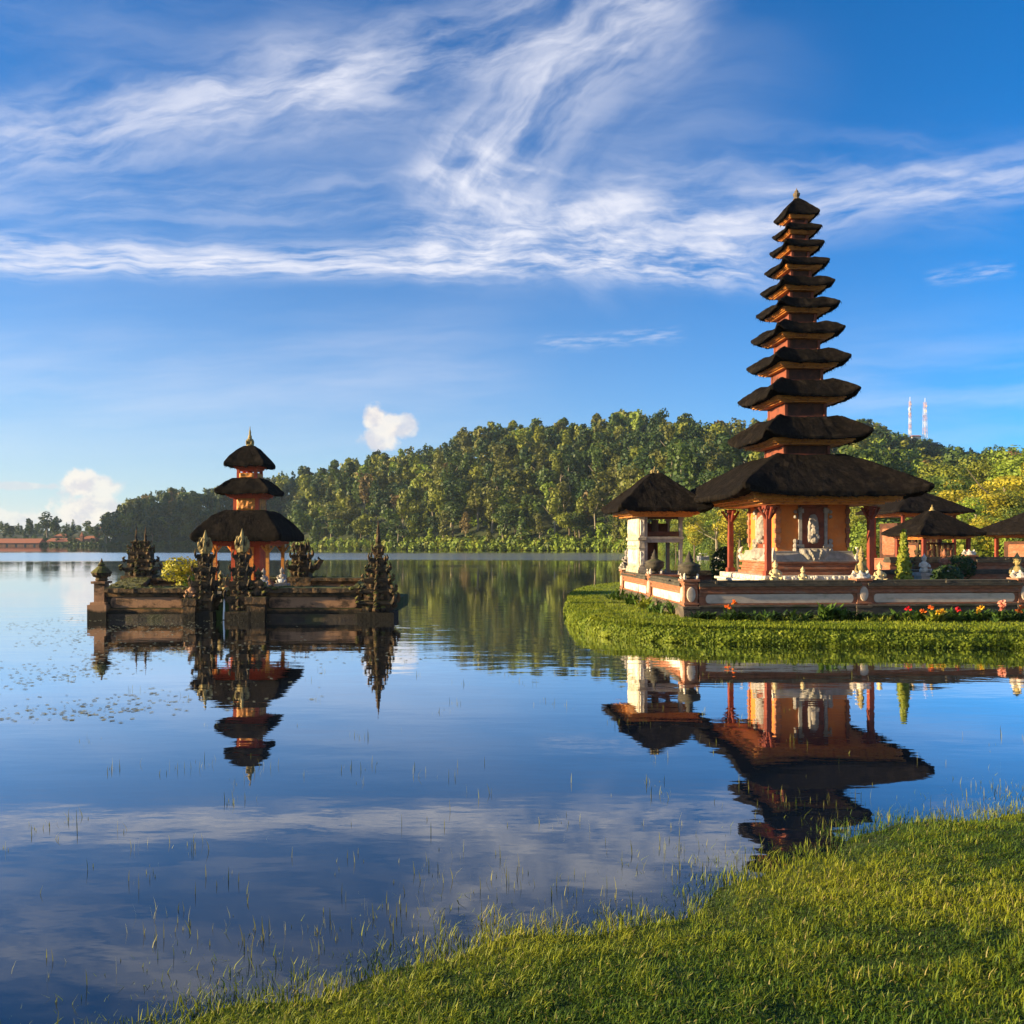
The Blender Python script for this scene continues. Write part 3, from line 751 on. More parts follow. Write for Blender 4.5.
# ------------------------------------------------------------------ the island
ISL = [(1.92, 25.7), (1.92, 23.9), (2.3, 22.3), (3.1, 21.2), (4.4, 20.6), (6.3, 20.2), (8.5, 19.85), (11, 19.6), (14, 19.5), (18, 19.7), (24, 20.4), (40, 24), (46, 50), (30, 56), (12, 50), (4.5, 42), (2.6, 35.5), (2.0, 30)]
def chaikin(p, n):
    for _ in range(n):
        q = []
        for i in range(len(p)):
            a, b = Vector(p[i]), Vector(p[(i + 1) % len(p)])
            q += [tuple(a * .75 + b * .25), tuple(a * .25 + b * .75)]
        p = q
    return p
def make_island():
    P = chaikin(ISL, 4); n = len(P); P = np.array(P)
    tang = np.roll(P, -1, 0) - np.roll(P, 1, 0); tang /= np.linalg.norm(tang, axis=1, keepdims=True)
    inn = np.stack([-tang[:, 1], tang[:, 0]], 1)      # counter-clockwise outline: inward normal
    prof = [(-.02, -.5), (0, 0), (-.04, .10), (-.01, .21), (.06, .31), (.18, .38), (.36, .41), (.8, .42), (1.2, .44)]
    ring = []
    for j, (d, z) in enumerate(prof):
        wob = np.array([mnoise.noise(Vector((p[0] * 1.1, p[1] * 1.1, j * .3))) for p in P])
        q = P + inn * (d + wob[:, None] * .05)
        ring.append(np.concatenate([q, np.full((n, 1), z) + (wob[:, None] * .035 if z > .1 else 0)], 1))
    v = np.concatenate(ring); f = []
    for j in range(len(prof) - 1):
        a = j * n + np.arange(n); b = j * n + (np.arange(n) + 1) % n
        f.append(np.stack([a, b, b + n, a + n], 1))
    me = bpy.data.meshes.new('island')
    me.from_pydata([tuple(p) for p in v], [], [tuple(q) for q in np.concatenate(f)] + [tuple((len(prof) - 1) * n + k for k in range(n))])
    me.materials.append(mat('island_turf', (.07, .11, .014), (.13, .16, .02), 2.5, rough=1, bump=.02))
    o = link('island', me); tag(o, 'low grassy island carrying the tall pagoda', kind='structure')
    # clipped ground cover spilling over the rim, and turf on top
    r = np.random.default_rng(8)
    N = 60000
    k = r.integers(0, n, N); k = k[(P[k][:, 1] < 34) & (P[k][:, 0] < 22)]
    N = len(k); tpos = r.random(N) * (len(prof) - 2 - .02) + 1
    j = tpos.astype(int); fr = (tpos - j)[:, None]; e = r.random(N)[:, None]
    R_ = np.array(ring); k2 = (k + 1) % n
    A = R_[j, k] * (1 - fr) + R_[j + 1, k] * fr; Bq = R_[j, k2] * (1 - fr) + R_[j + 1, k2] * fr
    p = A * (1 - e) + Bq * e
    out = -inn[k]; upw = np.clip((tpos - 2.5) / 3, 0, 1)[:, None]
    nr = np.concatenate([out * (1 - upw), upw], 1) + r.normal(0, .45, (N, 3)); nr /= np.linalg.norm(nr, axis=1, keepdims=True)
    cl = noise2(p[:, 0], p[:, 1] + p[:, 2] * 2, 2.3, 3.0)
    p = p + nr * (r.uniform(-.01, .05, (N, 1)) + np.clip(cl, 0, 1)[:, None] * .15)
    a = np.cross(nr, r.normal(size=(N, 3))); a /= np.linalg.norm(a, axis=1, keepdims=True); b = np.cross(nr, a)
    sz = r.uniform(.018, .05, (N, 1)); a *= sz; b *= sz * .6
    V = np.stack([p - a, p - b, p + a, p + b], 1).reshape(-1, 3)
    mixv = np.clip(.5 + cl * .7 + r.normal(0, .25, N), 0, 1)[:, None]
    c = np.array((.085, .14, .012)) * (1 - mixv) + np.array((.24, .29, .025)) * mixv
    o = link('ground_cover', big_mesh('ground_cover', V, np.arange(len(V)).reshape(-1, 4), M['grass'], np.repeat(c, 4, axis=0)))
    tag(o, 'bright leafy ground cover spilling over the island rim', kind='stuff')
    # longer blades straggling over the rim
    N2 = 9000; k = r.integers(0, n, N2); k = k[(P[k][:, 1] < 34) & (P[k][:, 0] < 22)]; n2 = len(k)
    jj = r.integers(1, 6, n2); pp = R_[jj, k] + r.normal(0, .04, (n2, 3)); q = noise2(pp[:, 0], pp[:, 1], 1.7, 6.0)
    go = q > -.1; pp, k, q = pp[go], k[go], q[go]; n2 = len(k)
    mv = r.random((n2, 1)); ang = np.arctan2(-inn[k][:, 1], -inn[k][:, 0]) + r.normal(0, .9, n2)
    v_, f_, c_ = blades(pp[:, 0], pp[:, 1], pp[:, 2] - .02, r.uniform(.07, .22, n2), r.uniform(.008, .016, n2), np.abs(r.normal(.7, .4, n2)), ang, np.array((.08, .13, .012)) * (1 - mv) + np.array((.24, .28, .03)) * mv, 5)
    o = link('rim_grass', big_mesh('rim_grass', v_, f_, M['grass'], c_)); tag(o, 'straggling grass blades along the island rim', kind='stuff')
    # short lit turf on the lawn strip
    N = 80000; yy = 19 + 26 * r.random(N) ** 1.6; xx = 1.7 + 15 * r.random(N) ** 1.5
    px_, py_ = P[:, 0], P[:, 1]; ins = np.zeros(N, bool); j2 = n - 1
    for i2 in range(n):
        c_ = ((py_[i2] > yy) != (py_[j2] > yy)) & (xx < (px_[j2] - px_[i2]) * (yy - py_[i2]) / (py_[j2] - py_[i2] + 1e-9) + px_[i2]); ins ^= c_; j2 = i2
    lx_ = (xx - 5.10) * math.cos(.081) + (yy - 22.8) * math.sin(.081); ly_ = -(xx - 5.10) * math.sin(.081) + (yy - 22.8) * math.cos(.081)
    ins &= ~((lx_ > -.1) & (ly_ > 0) & (ly_ < 8.3)); xx, yy = xx[ins], yy[ins]; n3 = len(xx)
    q = noise2(xx, yy, 1.3, 4.0); mv = np.clip(.55 + q * .6 + r.normal(0, .2, n3), 0, 1)[:, None]
    v_, f_, c_ = blades(xx, yy, np.full(n3, .43), r.uniform(.04, .09, n3), r.uniform(.012, .022, n3), np.abs(r.normal(.5, .3, n3)), r.uniform(0, 6.28, n3), np.array((.10, .16, .012)) * (1 - mv) + np.array((.26, .30, .022)) * mv, 3)
    o = link('lawn_grass', big_mesh('lawn_grass', v_, f_, M['grass'], c_)); tag(o, 'short sunlit lawn on the island', kind='stuff')
make_island()
# ------------------------------------------------------------------ shared builders: thatch, frames, urns, carving
def sq_ring(n, s, rnd=.10):
    """n points round a square of half-width s with softened corners, counter-clockwise"""
    out = []
    for k in range(n):
        a = 2 * math.pi * (k + .5) / n
        c, q = math.cos(a), math.sin(a)
        e = 18.0
        r = 1.0 / ((abs(c) ** e + abs(q) ** e) ** (1 / e))
        out.append((c * r * s, q * r * s))
    return out

def thatch_mb(w, wt, z_e, z_top, thick, lift, seed, n=144, bulge=.25, peak=False, fringe=.06):
    """hipped thatch: top hip -> convex slope -> thick ragged eave -> underside"""
    mb = MB(); rings = []
    o = Vector((seed * 3.7, seed * 1.9, seed * 5.3))
    zs = z_e + thick
    steps = 14
    prof = []
    prof.append((wt * .30, z_top + (.03 if not peak else 0)))
    for i in range(steps + 1):
        t = i / steps
        s = wt + (w - wt) * t
        z = z_top + (zs - z_top) * (t ** (1 + bulge)) + bulge * .10 * (z_top - zs) * math.sin(math.pi * t)
        prof.append((s, z))
    prof += [(w * 1.0 + thick * .06, zs - thick * .35), (w + thick * .02, z_e + thick * .2), (w - thick * .12, z_e), (w * .86, z_e + thick * .30), (w * .70, z_e + thick * .35)]
    nprof = len(prof)
    for i, (s, z) in enumerate(prof):
        pts = []
        for (x, y) in sq_ring(n, s):
            m = max(abs(x), abs(y), 1e-6); c = (min(abs(x), abs(y)) / m) ** 5
            q = (s / w) ** 2
            nv = mnoise.noise_vector(Vector((x * 2.3, y * 2.3, z * 2.3)) + o); nf = mnoise.noise(Vector((x * 8, y * 8, z * 5)) + o)
            am = .035 * min(1.0, w) if i < nprof - 2 else .01
            zz = z + lift * c * q + nv.z * am + nf * am * .7 - (.05 * w * (1 - c) * q * .5 if False else 0)
            if nprof - 6 < i < nprof - 1: zz += mnoise.noise(Vector((x * 11, y * 11, 0)) + o) * fringe * .55
            k = 1 + .075 * c * q
            pts.append((x * k + nv.x * am, y * k + nv.y * am, zz))
        rings.append(pts)
    vs = [p for r in rings for p in r]; fs = []
    for i in range(nprof - 1):
        for k in range(n):
            k2 = (k + 1) % n
            fs.append((i * n + k, (i + 1) * n + k, (i + 1) * n + k2, i * n + k2))
    fs.append(tuple(range(n))); fs.append(tuple((nprof - 1) * n + k for k in range(n))[::-1])
    mb.add(vs, fs)
    # loose fibres at the eave
    r = random.Random(seed); ev = rings[nprof - 3]; cnt = int(60 + 95 * w)
    for _ in range(cnt):
        k = r.randrange(n); a = Vector(ev[k]); b = Vector(ev[(k + 1) % n]); p = a.lerp(b, r.random()); out = Vector((p.x, p.y, 0)).normalized()
        L = fringe * r.uniform(.5, 1.6); t = (b - a).normalized() * r.uniform(.008, .022)
        q = p + out * r.uniform(-.02, .04) * 1 + Vector((0, 0, .05))
        mb.add([q - t, q + t, q + out * L * .35 + Vector((0, 0, -L - .03)) + t * r.uniform(-1, 1)], [(0, 1, 2)])
    # tufts of loose fibre lying on the slope
    for _ in range(int(50 + 120 * w)):
        i = r.randrange(2, steps); k = r.randrange(n); p = Vector(rings[i][k]); p2 = Vector(rings[min(i + 2, steps + 1)][k])
        d = (p2 - p).normalized(); t = d.cross(Vector((0, 0, 1))).normalized() * r.uniform(.008, .02); L = r.uniform(.08, .2)
        up = d.cross(t).normalized(); up = up if up.z > 0 else -up
        mb.add([p - t, p + t, p + d * L + up * .025], [(0, 1, 2)])
    return mb

def frame_mb(h, z, hh, drop=True, step=.12):
    """square painted eave frame: two stepped boards with little pendants"""
    mb = MB()
    mb.cbox(0, 0, z, h, h, hh * .5)
    mb.cbox(0, 0, z - hh * .35, h * .93, h * .93, hh * .36)
    mb.cbox(0, 0, z - hh * .7, h * .84, h * .84, hh * .36)
    if drop:
        n = max(4, int(2 * h / step))
        for sgn in (-1, 1):
            for i in range(n):
                t = -h + (i + .5) * 2 * h / n; b = step * .22; dz = hh * (.42 if i % 2 else .25)
                for (x, y) in ((t, sgn * h * .985), (sgn * h * .985, t)):
                    mb.add([(x - b, y - b * .4, z + .004), (x + b, y - b * .4, z + .004), (x + b, y + b * .4, z + .004), (x - b, y + b * .4, z + .004), (x, y, z - dz)], [(0, 1, 4), (1, 2, 4), (2, 3, 4), (3, 0, 4), (3, 2, 1, 0)])
    return mb

def urn_prof(s=1.0, h=1.0):
    return [(r * s, z * h) for r, z in ((.17, 0), (.17, .05), (.12, .09), (.20, .15), (.29, .25), (.33, .36), (.30, .43), (.34, .47), (.27, .53), (.15, .59), (.10, .64), (.13, .69), (.08, .75), (.09, .79), (.04, .88), (.012, 1.0))]

def leaf_horn(mb, p, out, h, r, up=1.0):
    """a curled stone flame"""
    p = Vector(p); o = Vector(out)
    z = Vector((0, 0, h * up))
    mb.tube([p, p + o * r * .6 + z * .3, p + o * r * .8 + z * .62, p + o * r * .35 + z * .9, p - o * r * .1 + z], [r * .75, r * .8, r * .6, r * .35, r * .08], 5)

def carved_tower(w, d, h, lv, seed, spire=.28, horn=1.0, base=.22, taper=.6):
    """weathered stone tower of stacked cornices with flame carvings"""
    r = random.Random(seed); mb = MB(); body = h * (1 - spire); z = -.5
    mb.cbox(0, 0, z, w * .56, d * .56, .5 + body * base * .5); z = body * base * .5
    for i in range(lv):
        t = i / lv; k = (1 - t ** 1.5) * (1 - taper) + (1 - t) ** .8 * taper + .04; hh = (body - body * base * .5) / lv * (1.15 - .3 * t)
        hw, hd = w * .5 * k, d * .5 * k
        mb.cbox(0, 0, z, hw * .84, hd * .84, hh * .62)
        mb.cbox(0, 0, z + hh * .58, hw * .95, hd * .95, hh * .14); mb.cbox(0, 0, z + hh * .71, hw * 1.08, hd * 1.08, hh * .16); mb.cbox(0, 0, z + hh * .86, hw * .92, hd * .92, hh * .15)
        for sx in (-1, 1):
            for sy in (-1, 1):
                leaf_horn(mb, (sx * hw * .98, sy * hd * .98, z + hh * .72), Vector((sx, sy * .7, 0)).normalized(), hh * horn * r.uniform(.5, .8), hw * .17 + .018)
            leaf_horn(mb, (sx * hw * .9, 0, z + hh * .35), (sx, 0, 0), hh * horn * r.uniform(.45, .7), hw * .19 + .018)
            leaf_horn(mb, (0, sx * hd * .92, z + hh * .45), (0, sx, 0), hh * horn * .7, hw * .2 + .015)
            mb.ball((sx * hw * .42, -hd * .86, z + hh * .3), hw * .2, 8, 5); mb.ball((0, sx * hd * .86, z + hh * .22), hw * .26, 8, 5, sz=.8)
        z += hh
    mb.lathe([(w * .12, 0), (w * .16, spire * h * .08), (w * .08, spire * h * .2), (w * .11, spire * h * .32), (w * .05, spire * h * .5), (w * .06, spire * h * .6), (w * .022, spire * h * .85), (.006, spire * h)], 8, 0, 0, z - .02)
    mb.jitter(.028, 4.5, seed); mb.jitter(.014, 13, seed + 3)
    return mb

def statue_parts(root, h, m, seed, cloth=None, crown=True, pedestal=None):
    """seated stone guardian: body, with crown and pedestal pieces"""
    r = random.Random(seed); mb = MB()
    s = h
    mb.lathe([(.20 * s, 0), (.25 * s, .05 * s), (.24 * s, .14 * s), (.17 * s, .26 * s), (.19 * s, .38 * s), (.21 * s, .48 * s), (.12 * s, .57 * s), (.07 * s, .60 * s), (.075 * s, .64 * s)], 12, 0, 0, 0, 1, .8)
    mb.ball((0, -.02 * s, .71 * s), .105 * s, 10, 7, 1, 1, 1.1)
    for sx in (-1, 1):
        mb.tube([(sx * .19 * s, 0, .49 * s), (sx * .28 * s, -.06 * s, .36 * s), (sx * .20 * s, -.20 * s, .30 * s), (sx * .08 * s, -.22 * s, .36 * s)], [.06 * s, .055 * s, .048 * s, .04 * s], 7)
        mb.tube([(sx * .10 * s, -.06 * s, .12 * s), (sx * .28 * s, -.20 * s, .14 * s), (sx * .20 * s, -.24 * s, .03 * s)], [.09 * s, .08 * s, .055 * s], 7)
        mb.ball((sx * .11 * s, -.01 * s, .70 * s), .035 * s, 6, 5)
        mb.ball((sx * .04 * s, -.115 * s, .74 * s), .018 * s, 6, 4)
    mb.ball((0, -.125 * s, .70 * s), .024 * s, 6, 4); mb.ball((0, -.11 * s, .655 * s), .03 * s, 6, 4, sz=.5)
    mb.jitter(.012 * s, 9 / s, seed)
    b = mb.build('body', m, root, smooth=True)
    if crown:
        c = MB(); c.lathe([(.115 * s, 0), (.13 * s, .02 * s), (.10 * s, .06 * s), (.11 * s, .08 * s), (.06 * s, .15 * s), (.025 * s, .22 * s), (.01 * s, .26 * s)], 10, 0, -.01 * s, .765 * s)
        for sx in (-1, 1): leaf_horn(c, (sx * .10 * s, 0, .75 * s), (sx, 0, 0), .12 * s, .04 * s)
        c.build('crown', m, root)
    if cloth:
        k = MB(); k.lathe([(.24 * s, .0), (.285 * s, .06 * s), (.275 * s, .16 * s), (.215 * s, .27 * s), (.20 * s, .30 * s)], 14, 0, -.01 * s, .01 * s, 1.05, .95); k.build('cloth', cloth, root)
    if pedestal:
        p = MB(); hw, ph, pm = pedestal
        p.cbox(0, 0, -ph, hw, hw, ph * .25); p.cbox(0, 0, -ph * .76, hw * .82, hw * .82, ph * .55); p.cbox(0, 0, -ph * .22, hw * .98, hw * .98, ph * .22)
        p.build('pedestal', pm, root)

def relief(mb, cx, z0, w, h, dep, seed, fr, n=20, mask=None):
    """a raised carved panel, mirror-symmetric; fr(x, z, out) -> point on the wall face"""
    o = Vector((seed * 2.7, seed * 1.3, 0)); vs = []; fs = []
    nz_ = max(6, int(n * h / w))
    for j in range(nz_ + 1):
        for i in range(n + 1):
            u = i / n * 2 - 1; v = j / nz_
            k = 1 - abs(mnoise.noise(Vector((abs(u) * 3.2 * w / .5 * .5, v * 3.2 * h / .5 * .5, 0)) + o)) * 2.2
            e = min(1, (1 - abs(u)) * 5) * min(1, v * 6) * min(1, (1 - v) * 6)
            mk = mask(u, v) if mask else 1.0
            vs.append(fr(cx + u * w / 2, z0 + v * h, max(0, dep * (.35 + .65 * max(0, k)) * e * mk) - .012 * (1 - min(1, mk * e * 3))))
    for j in range(nz_):
        for i in range(n):
            a = j * (n + 1) + i; fs.append((a, a + 1, a + n + 2, a + n + 1))
    mb.add(vs, fs)

YAW = math.atan(.0812)
IU = Vector((math.cos(YAW), math.sin(YAW), 0)); IV = Vector((-math.sin(YAW), math.cos(YAW), 0)); IC = Vector((5.10, 22.8, 0))
def isl(s, t, z=0.0): return IC + IU * s + IV * t + Vector((0, 0, z))

# ------------------------------------------------------------------ island enclosure walls
LZ = .47      # lawn height
def wall(name, label, loc, rot, L, m_panel, H=1.0, th=.36, nb=1, group='low carved walls round the pagoda court'):
    """wall along local +x; faces -y; panels on both faces"""
    o = thing(name, label, 'wall', loc, rot, group)
    b = MB(); b.box(0, L, 0, th, -.3, H * .26); b.box(0, L, -.05, th + .05, H * .26 - .004, H * .32)
    b.build('base', M['dark'], o, bevel=.012)
    b = MB(); b.box(0, L, .02, th - .02, H * .318, H * .66); b.box(0, L, -.025, th + .025, H * .325, H * .36); b.box(0, L, -.03, th + .03, H * .655, H * .72); b.box(0, L, -.005, th + .005, H * .715, H * .79); b.box(0, L, -.05, th + .05, H * .785, H * .86)
    b.build('mouldings', M['brick'], o, bevel=.008)
    b = MB(); b.box(-.02, L + .02, -.10, th + .10, H * .858, H * .945); b.box(-.02, L + .02, -.03, th + .03, H * .94, H * 1.02)
    b.v = [(p[0], p[1], p[2] + mnoise.noise(Vector((p[0] * 3, p[1] * 9, 1))) * .012) for p in b.v]
    r = random.Random(len(label))
    for i in range(int(L * 9)):
        x = r.uniform(0, L); b.cbox(x, r.uniform(-.06, th + .06), H * .93, r.uniform(.03, .09), r.uniform(.03, .07), r.uniform(.02, .085), top=.7)
    b.build('coping', M['cap'], o)
    for side in (0, 1):
        for i in range(nb):
            x0 = L / nb * i + .28; x1 = L / nb * (i + 1) - .28; z0, z1 = H * .375, H * .63; hh = (z1 - z0) / 2
            pts = []
            for k in range(9):
                a = -math.pi / 2 + math.pi * k / 8; pts.append((x1 + hh * .7 * math.cos(a), z0 + hh + hh * math.sin(a)))
            for k in range(9):
                a = math.pi / 2 + math.pi * k / 8; pts.append((x0 + hh * .7 * math.cos(a), z0 + hh + hh * math.sin(a)))
            y0, y1 = (-.012, .03) if side == 0 else (th + .012, th - .03)
            n = len(pts); p = MB()
            p.add([(x, y0, z) for x, z in pts] + [(x, y1, z) for x, z in pts], [tuple(range(n)) if side == 0 else tuple(range(n))[::-1]] + [((k + 1) % n, k, n + k, n + (k + 1) % n) for k in range(n)])
            p.build('panel', m_panel, o)
    return o

def wall_post(label, loc, rot, top, group, w=.195, H=1.06, m=None):
    o = thing('wall_post', label, 'wall post', loc, rot, group); m = m or M['white_stone']
    b = MB(); b.cbox(0, 0, -.3, w * 1.18, w * 1.18, .52); b.cbox(0, 0, .215, w * 1.28, w * 1.28, .08); b.build('base', M['dark'], o, bevel=.01)
    b = MB(); b.cbox(0, 0, .29, w, w, H - .34); b.cbox(0, 0, .33, w * 1.14, w * 1.14, .06); b.cbox(0, 0, H - .16, w * 1.1, w * 1.1, .06); b.cbox(0, 0, H - .065, w * 1.28, w * 1.28, .07)
    b.build('shaft', M['brick'], o, bevel=.008)
    for (dx, dy) in ((0, -1), (-1, 0), (0, 1), (1, 0)):      # oval medallions
        p = MB(); n = 16; vs = []
        for q, (sc, off) in enumerate(((1, .002), (.92, .035), (.55, .042), (.3, .044))):
            for k in range(n):
                a = 2 * math.pi * k / n; s_ = math.cos(a) * w * .66 * sc; z_ = .63 + math.sin(a) * .22 * sc
                vs.append((dx * (w + off) + (s_ if dx == 0 else 0), dy * (w + off) + (s_ if dy == 0 else 0), z_))
        fs = [(q * n + k, q * n + (k + 1) % n, (q + 1) * n + (k + 1) % n, (q + 1) * n + k) for q in range(3) for k in range(n)] + [tuple(3 * n + k for k in range(n))]
        p.add(vs, fs); p.build('medallion', M['panel'], o, smooth=False)
    if top == 'urn':
        b = MB(); b.lathe(urn_prof(1.0, .82), 16, 0, 0, H); b.jitter(.008, 9, 2); b.build('urn', M['cap'], o, smooth=True)
        b = MB()
        for k in range(4):
            a = math.pi / 4 + k * math.pi / 2; leaf_horn(b, (math.cos(a) * w * 1.15, math.sin(a) * w * 1.15, H), (math.cos(a), math.sin(a), 0), .22, .06)
        b.build('corner_scroll', m, o)
    else:
        b = MB(); b.lathe([(w * .95, 0), (w * 1.1, .03), (w * .7, .08), (w * .75, .12), (w * .2, .2), (.02, .24)], 12, 0, 0, H)
        for sx in (-1, 1): b.tube([(sx * w * .8, 0, H), (sx * w * 1.35, 0, H + .1), (sx * w * 1.1, 0, H + .19), (sx * w * .75, 0, H + .13)], [.07, .07, .055, .04], 6)
        b.build('scroll_cap', m, o)
    return o

PG = 'posts of the pagoda court wall'
W1 = wall('court_wall', 'low front wall with grey panel between the drum hut corner and the oval-medallion post', isl(.24, 0, LZ), YAW, 4.76, M['panel'])
W2 = wall('court_wall', 'low front wall with grey panel behind the red and orange flowers', isl(5.24, 0, LZ), YAW, 4.70, M['panel'])
wall('court_wall', 'low front wall running out of the frame past the pink flowers', isl(10.18, 0, LZ), YAW, 7, M['panel'], nb=1)
wall('court_wall', 'sunlit short side wall between the two urn-topped posts', isl(-.16, 3.78, LZ), YAW - math.pi / 2, 3.5, M['white_stone'])
wall('court_wall', 'sunlit short side wall under the stone drum hut', isl(-.16, 8.0, LZ), YAW - math.pi / 2, 3.76, M['white_stone'])
wall('court_wall', 'rear court wall facing the lake behind the pagoda', isl(.2, 8.0, LZ), YAW, 16, M['white_stone'], nb=3)
wall_post('corner wall post crowned by a dark mossy urn, at the front of the court', isl(0, .18, LZ), YAW, 'urn', PG)
wall_post('wall post with dark mossy urn midway along the sunlit side wall', isl(0, 4.02, LZ), YAW, 'urn', PG)
wall_post('wall post at the lake end of the side wall beside the drum hut', isl(0, 8.2, LZ), YAW, 'scroll', PG)
wall_post('wall post with oval medallion and scroll cap below the tall golden guardian', isl(5.12, .18, LZ), YAW, 'scroll', PG)
wall_post('wall post with scroll cap at the frame edge beside the pink flowers', isl(10.06, .18, LZ), YAW, 'scroll', PG)
b = MB(); b.box(.2, 17.4, .2, 8.2, -.2, .42); o = b.build('courtyard', mat('court_paving', (.22, .18, .15), (.15, .12, .10), 3, rough=.9), loc=isl(0, 0, LZ), rotz=YAW); tag(o, 'paved court inside the low walls', kind='structure')

# ------------------------------------------------------------------ the tall pagoda
MC = isl(4.70, 3.54, 0)      # centre of the tower on plan
TIERS = [  # half-width, eave height, top height, hip half-width, body half-width below the roof
    (2.88, 3.97, 5.40, 1.12, None), (1.68, 5.90, 6.86, 1.02, .74), (1.43, 7.28, 8.05, .92, .66), (1.21, 8.40, 9.08, .80, .58), (1.10, 9.38, 9.98, .72, .51), (.98, 10.24, 10.80, .62, .43),
    (.87, 10.98, 11.52, .54, .36), (.765, 11.68, 12.18, .46, .31), (.65, 12.32, 12.78, .38, .27), (.58, 12.88, 13.33, .33, .24), (.54, 13.40, 14.02, .10, .22)]
TIERS = [t if i == 0 else (t[0], t[1] - .06, t[2] - (.22 if i < 10 else 0), t[3] * .95, t[4]) for i, t in enumerate(TIERS)]
def build_pagoda():
    o = thing('pagoda', 'tall eleven-tiered black-thatched pagoda tower with orange walls on the island', 'pagoda', (MC.x, MC.y, 0), YAW)
    # stone plinth in courses
    b = MB(); b.cbox(0, 0, .7, 2.02, 2.02, .62); b.cbox(0, 0, 1.31, 2.10, 2.10, .08); b.cbox(0, 0, 1.385, 1.95, 1.95, .17)
    r = random.Random(3)
    for k in range(60):
        s = r.uniform(-1.9, 1.9); q = r.uniform(1.40, 1.46)
        for (x, y) in ((s, -1.95), (-1.95, s)): b.ball((x, y, q + .04), r.uniform(.04, .075), 6, 4)
    b.build('plinth', M['white_stone'], o, bevel=.012)
    b = MB(); b.cbox(0, 0, 1.54, 1.46, 1.46, .10); b.cbox(0, 0, 1.635, 1.38, 1.38, .10); b.cbox(0, 0, 1.73, 1.44, 1.44, .07); b.cbox(0, 0, 1.795, 1.35, 1.35, .13); b.cbox(0, 0, 1.92, 1.43, 1.43, .06)
    b.build('brick_course', M['brick'], o, bevel=.008)
    b = MB(); b.cbox(0, 0, 1.975, 1.42, 1.42, .06); b.cbox(0, 0, 2.03, 1.40, 1.40, .24, top=.905); b.cbox(0, 0, 2.265, 1.28, 1.28, .05)
    b.build('stone_course', M['stone'], o, bevel=.008)
    b = MB(); b.cbox(0, 0, 2.3, 1.16, 1.16, 1.62); b.build('wall', M['orange'], o)
    # four decorated faces: pilasters, niche, relief figure, carved sill
    for q in range(4):
        ca, sa = math.cos(q * math.pi / 2), math.sin(q * math.pi / 2)
        def fr(x, z, out, ca=ca, sa=sa):
            y = -1.16 - out
            return (x * ca - y * sa, x * sa + y * ca, z)
        def bx(mb, x0, x1, z0, z1, a0, a1):
            c = [fr(x0, z0, a0), fr(x1, z0, a0), fr(x1, z0, a1), fr(x0, z0, a1), fr(x0, z1, a0), fr(x1, z1, a0), fr(x1, z1, a1), fr(x0, z1, a1)]
            mb.add(c, [(0, 1, 2, 3), (7, 6, 5, 4), (0, 4, 5, 1), (1, 5, 6, 2), (2, 6, 7, 3), (3, 7, 4, 0)])
        ns = MB(); bx(ns, -.36, .36, 2.36, 3.74, -.01, .05); bx(ns, -.46, .46, 3.70, 3.82, -.01, .12)
        niche = ns.build('niche', M['tier'], o)
        fg = MB(); relief(fg, 0, 2.55, .40, .95, .14, 3 + q, lambda x, z, out: fr(x, z, out + .05), 16, lambda u, v: max(0, 1 - (abs(u) / (.95 - .5 * max(0, v - .62) * 2.2)) ** 4))
        for (dx, z, rr) in ((0, 3.27, .075), (0, 3.12, .10), (0, 2.94, .12), (-.12, 2.76, .085), (.12, 2.76, .085), (0, 2.66, .12)):
            p = fr(dx, z, .10); fg.ball(p, rr, 8, 6)
        fg.jitter(.012, 12, q); fg.build('carved_figure', M['stone'], niche)
        pl = MB()
        for sx in (-1, 1):
            bx(pl, sx * .42 - .05, sx * .42 + .05, 2.30, 3.78, -.01, .07); bx(pl, sx * .42 - .08, sx * .42 + .08, 3.52, 3.66, -.01, .13); bx(pl, sx * .42 - .10, sx * .42 + .10, 2.42, 2.52, -.01, .12)
            for z in (2.34, 2.48, 2.62, 3.40, 3.56): p = fr(sx * .58, z, .05); pl.ball(p, .085 if z < 3 else .06, 7, 5)
        pl.jitter(.012, 10, q); pl.build('pilaster', M['stone'], o)
        sc = MB(); relief(sc, 0, 1.98, 1.0, .42, .17, 12 + q, lambda x, z, out: fr(x, z, out + .22 - (z - 1.98) * .2), 26, lambda u, v: max(0, 1 - (abs(u) + (1 - v) * .55 - .1) ** 4)); sc.build('carved_sill', M['stone'], o)
        if True:
            cz = MB()
            for i in range(9):           # toothed corner carving
                z = 2.42 + i * .155; wd = .04 + .035 * (i % 2)
                x0 = 1.16 - wd; bx(cz, x0, 1.20 + .02 * (i % 2), z, z + .158, -wd - .04, .055 + .03 * (i % 2))
            cz.jitter(.006, 14, q); cz.build('corner_carving', M['brick'], o)
    # side-wall volutes at the foot of each corner
    for sx in (-1, 1):
        for sy in (-1, 1):
            v = MB(); leaf_horn(v, (sx * 1.34, sy * 1.34, 2.02), Vector((sx, sy, 0)).normalized(), .42, .13); v.jitter(.01, 8, 1); v.build('volute', M['white_stone'], o)
    # posts
    for sx in (-1, 1):
        for sy in (-1, 1):
            c = MB(); x, y = sx * 1.66, sy * 1.66
            c.cbox(x, y, 1.54, .13, .13, .16); c.cbox(x, y, 1.69, .085, .085, 2.05); c.cbox(x, y, 3.45, .11, .11, .10); c.cbox(x, y, 3.62, .15, .15, .12)
            for k in range(4):
                a = k * math.pi / 2; c.tube([(x + math.cos(a) * .08, y + math.sin(a) * .08, 3.32), (x + math.cos(a) * .30, y + math.sin(a) * .30, 3.68)], [.035, .05], 5)
            c.build('column', M['red_wood'], o, bevel=.01)
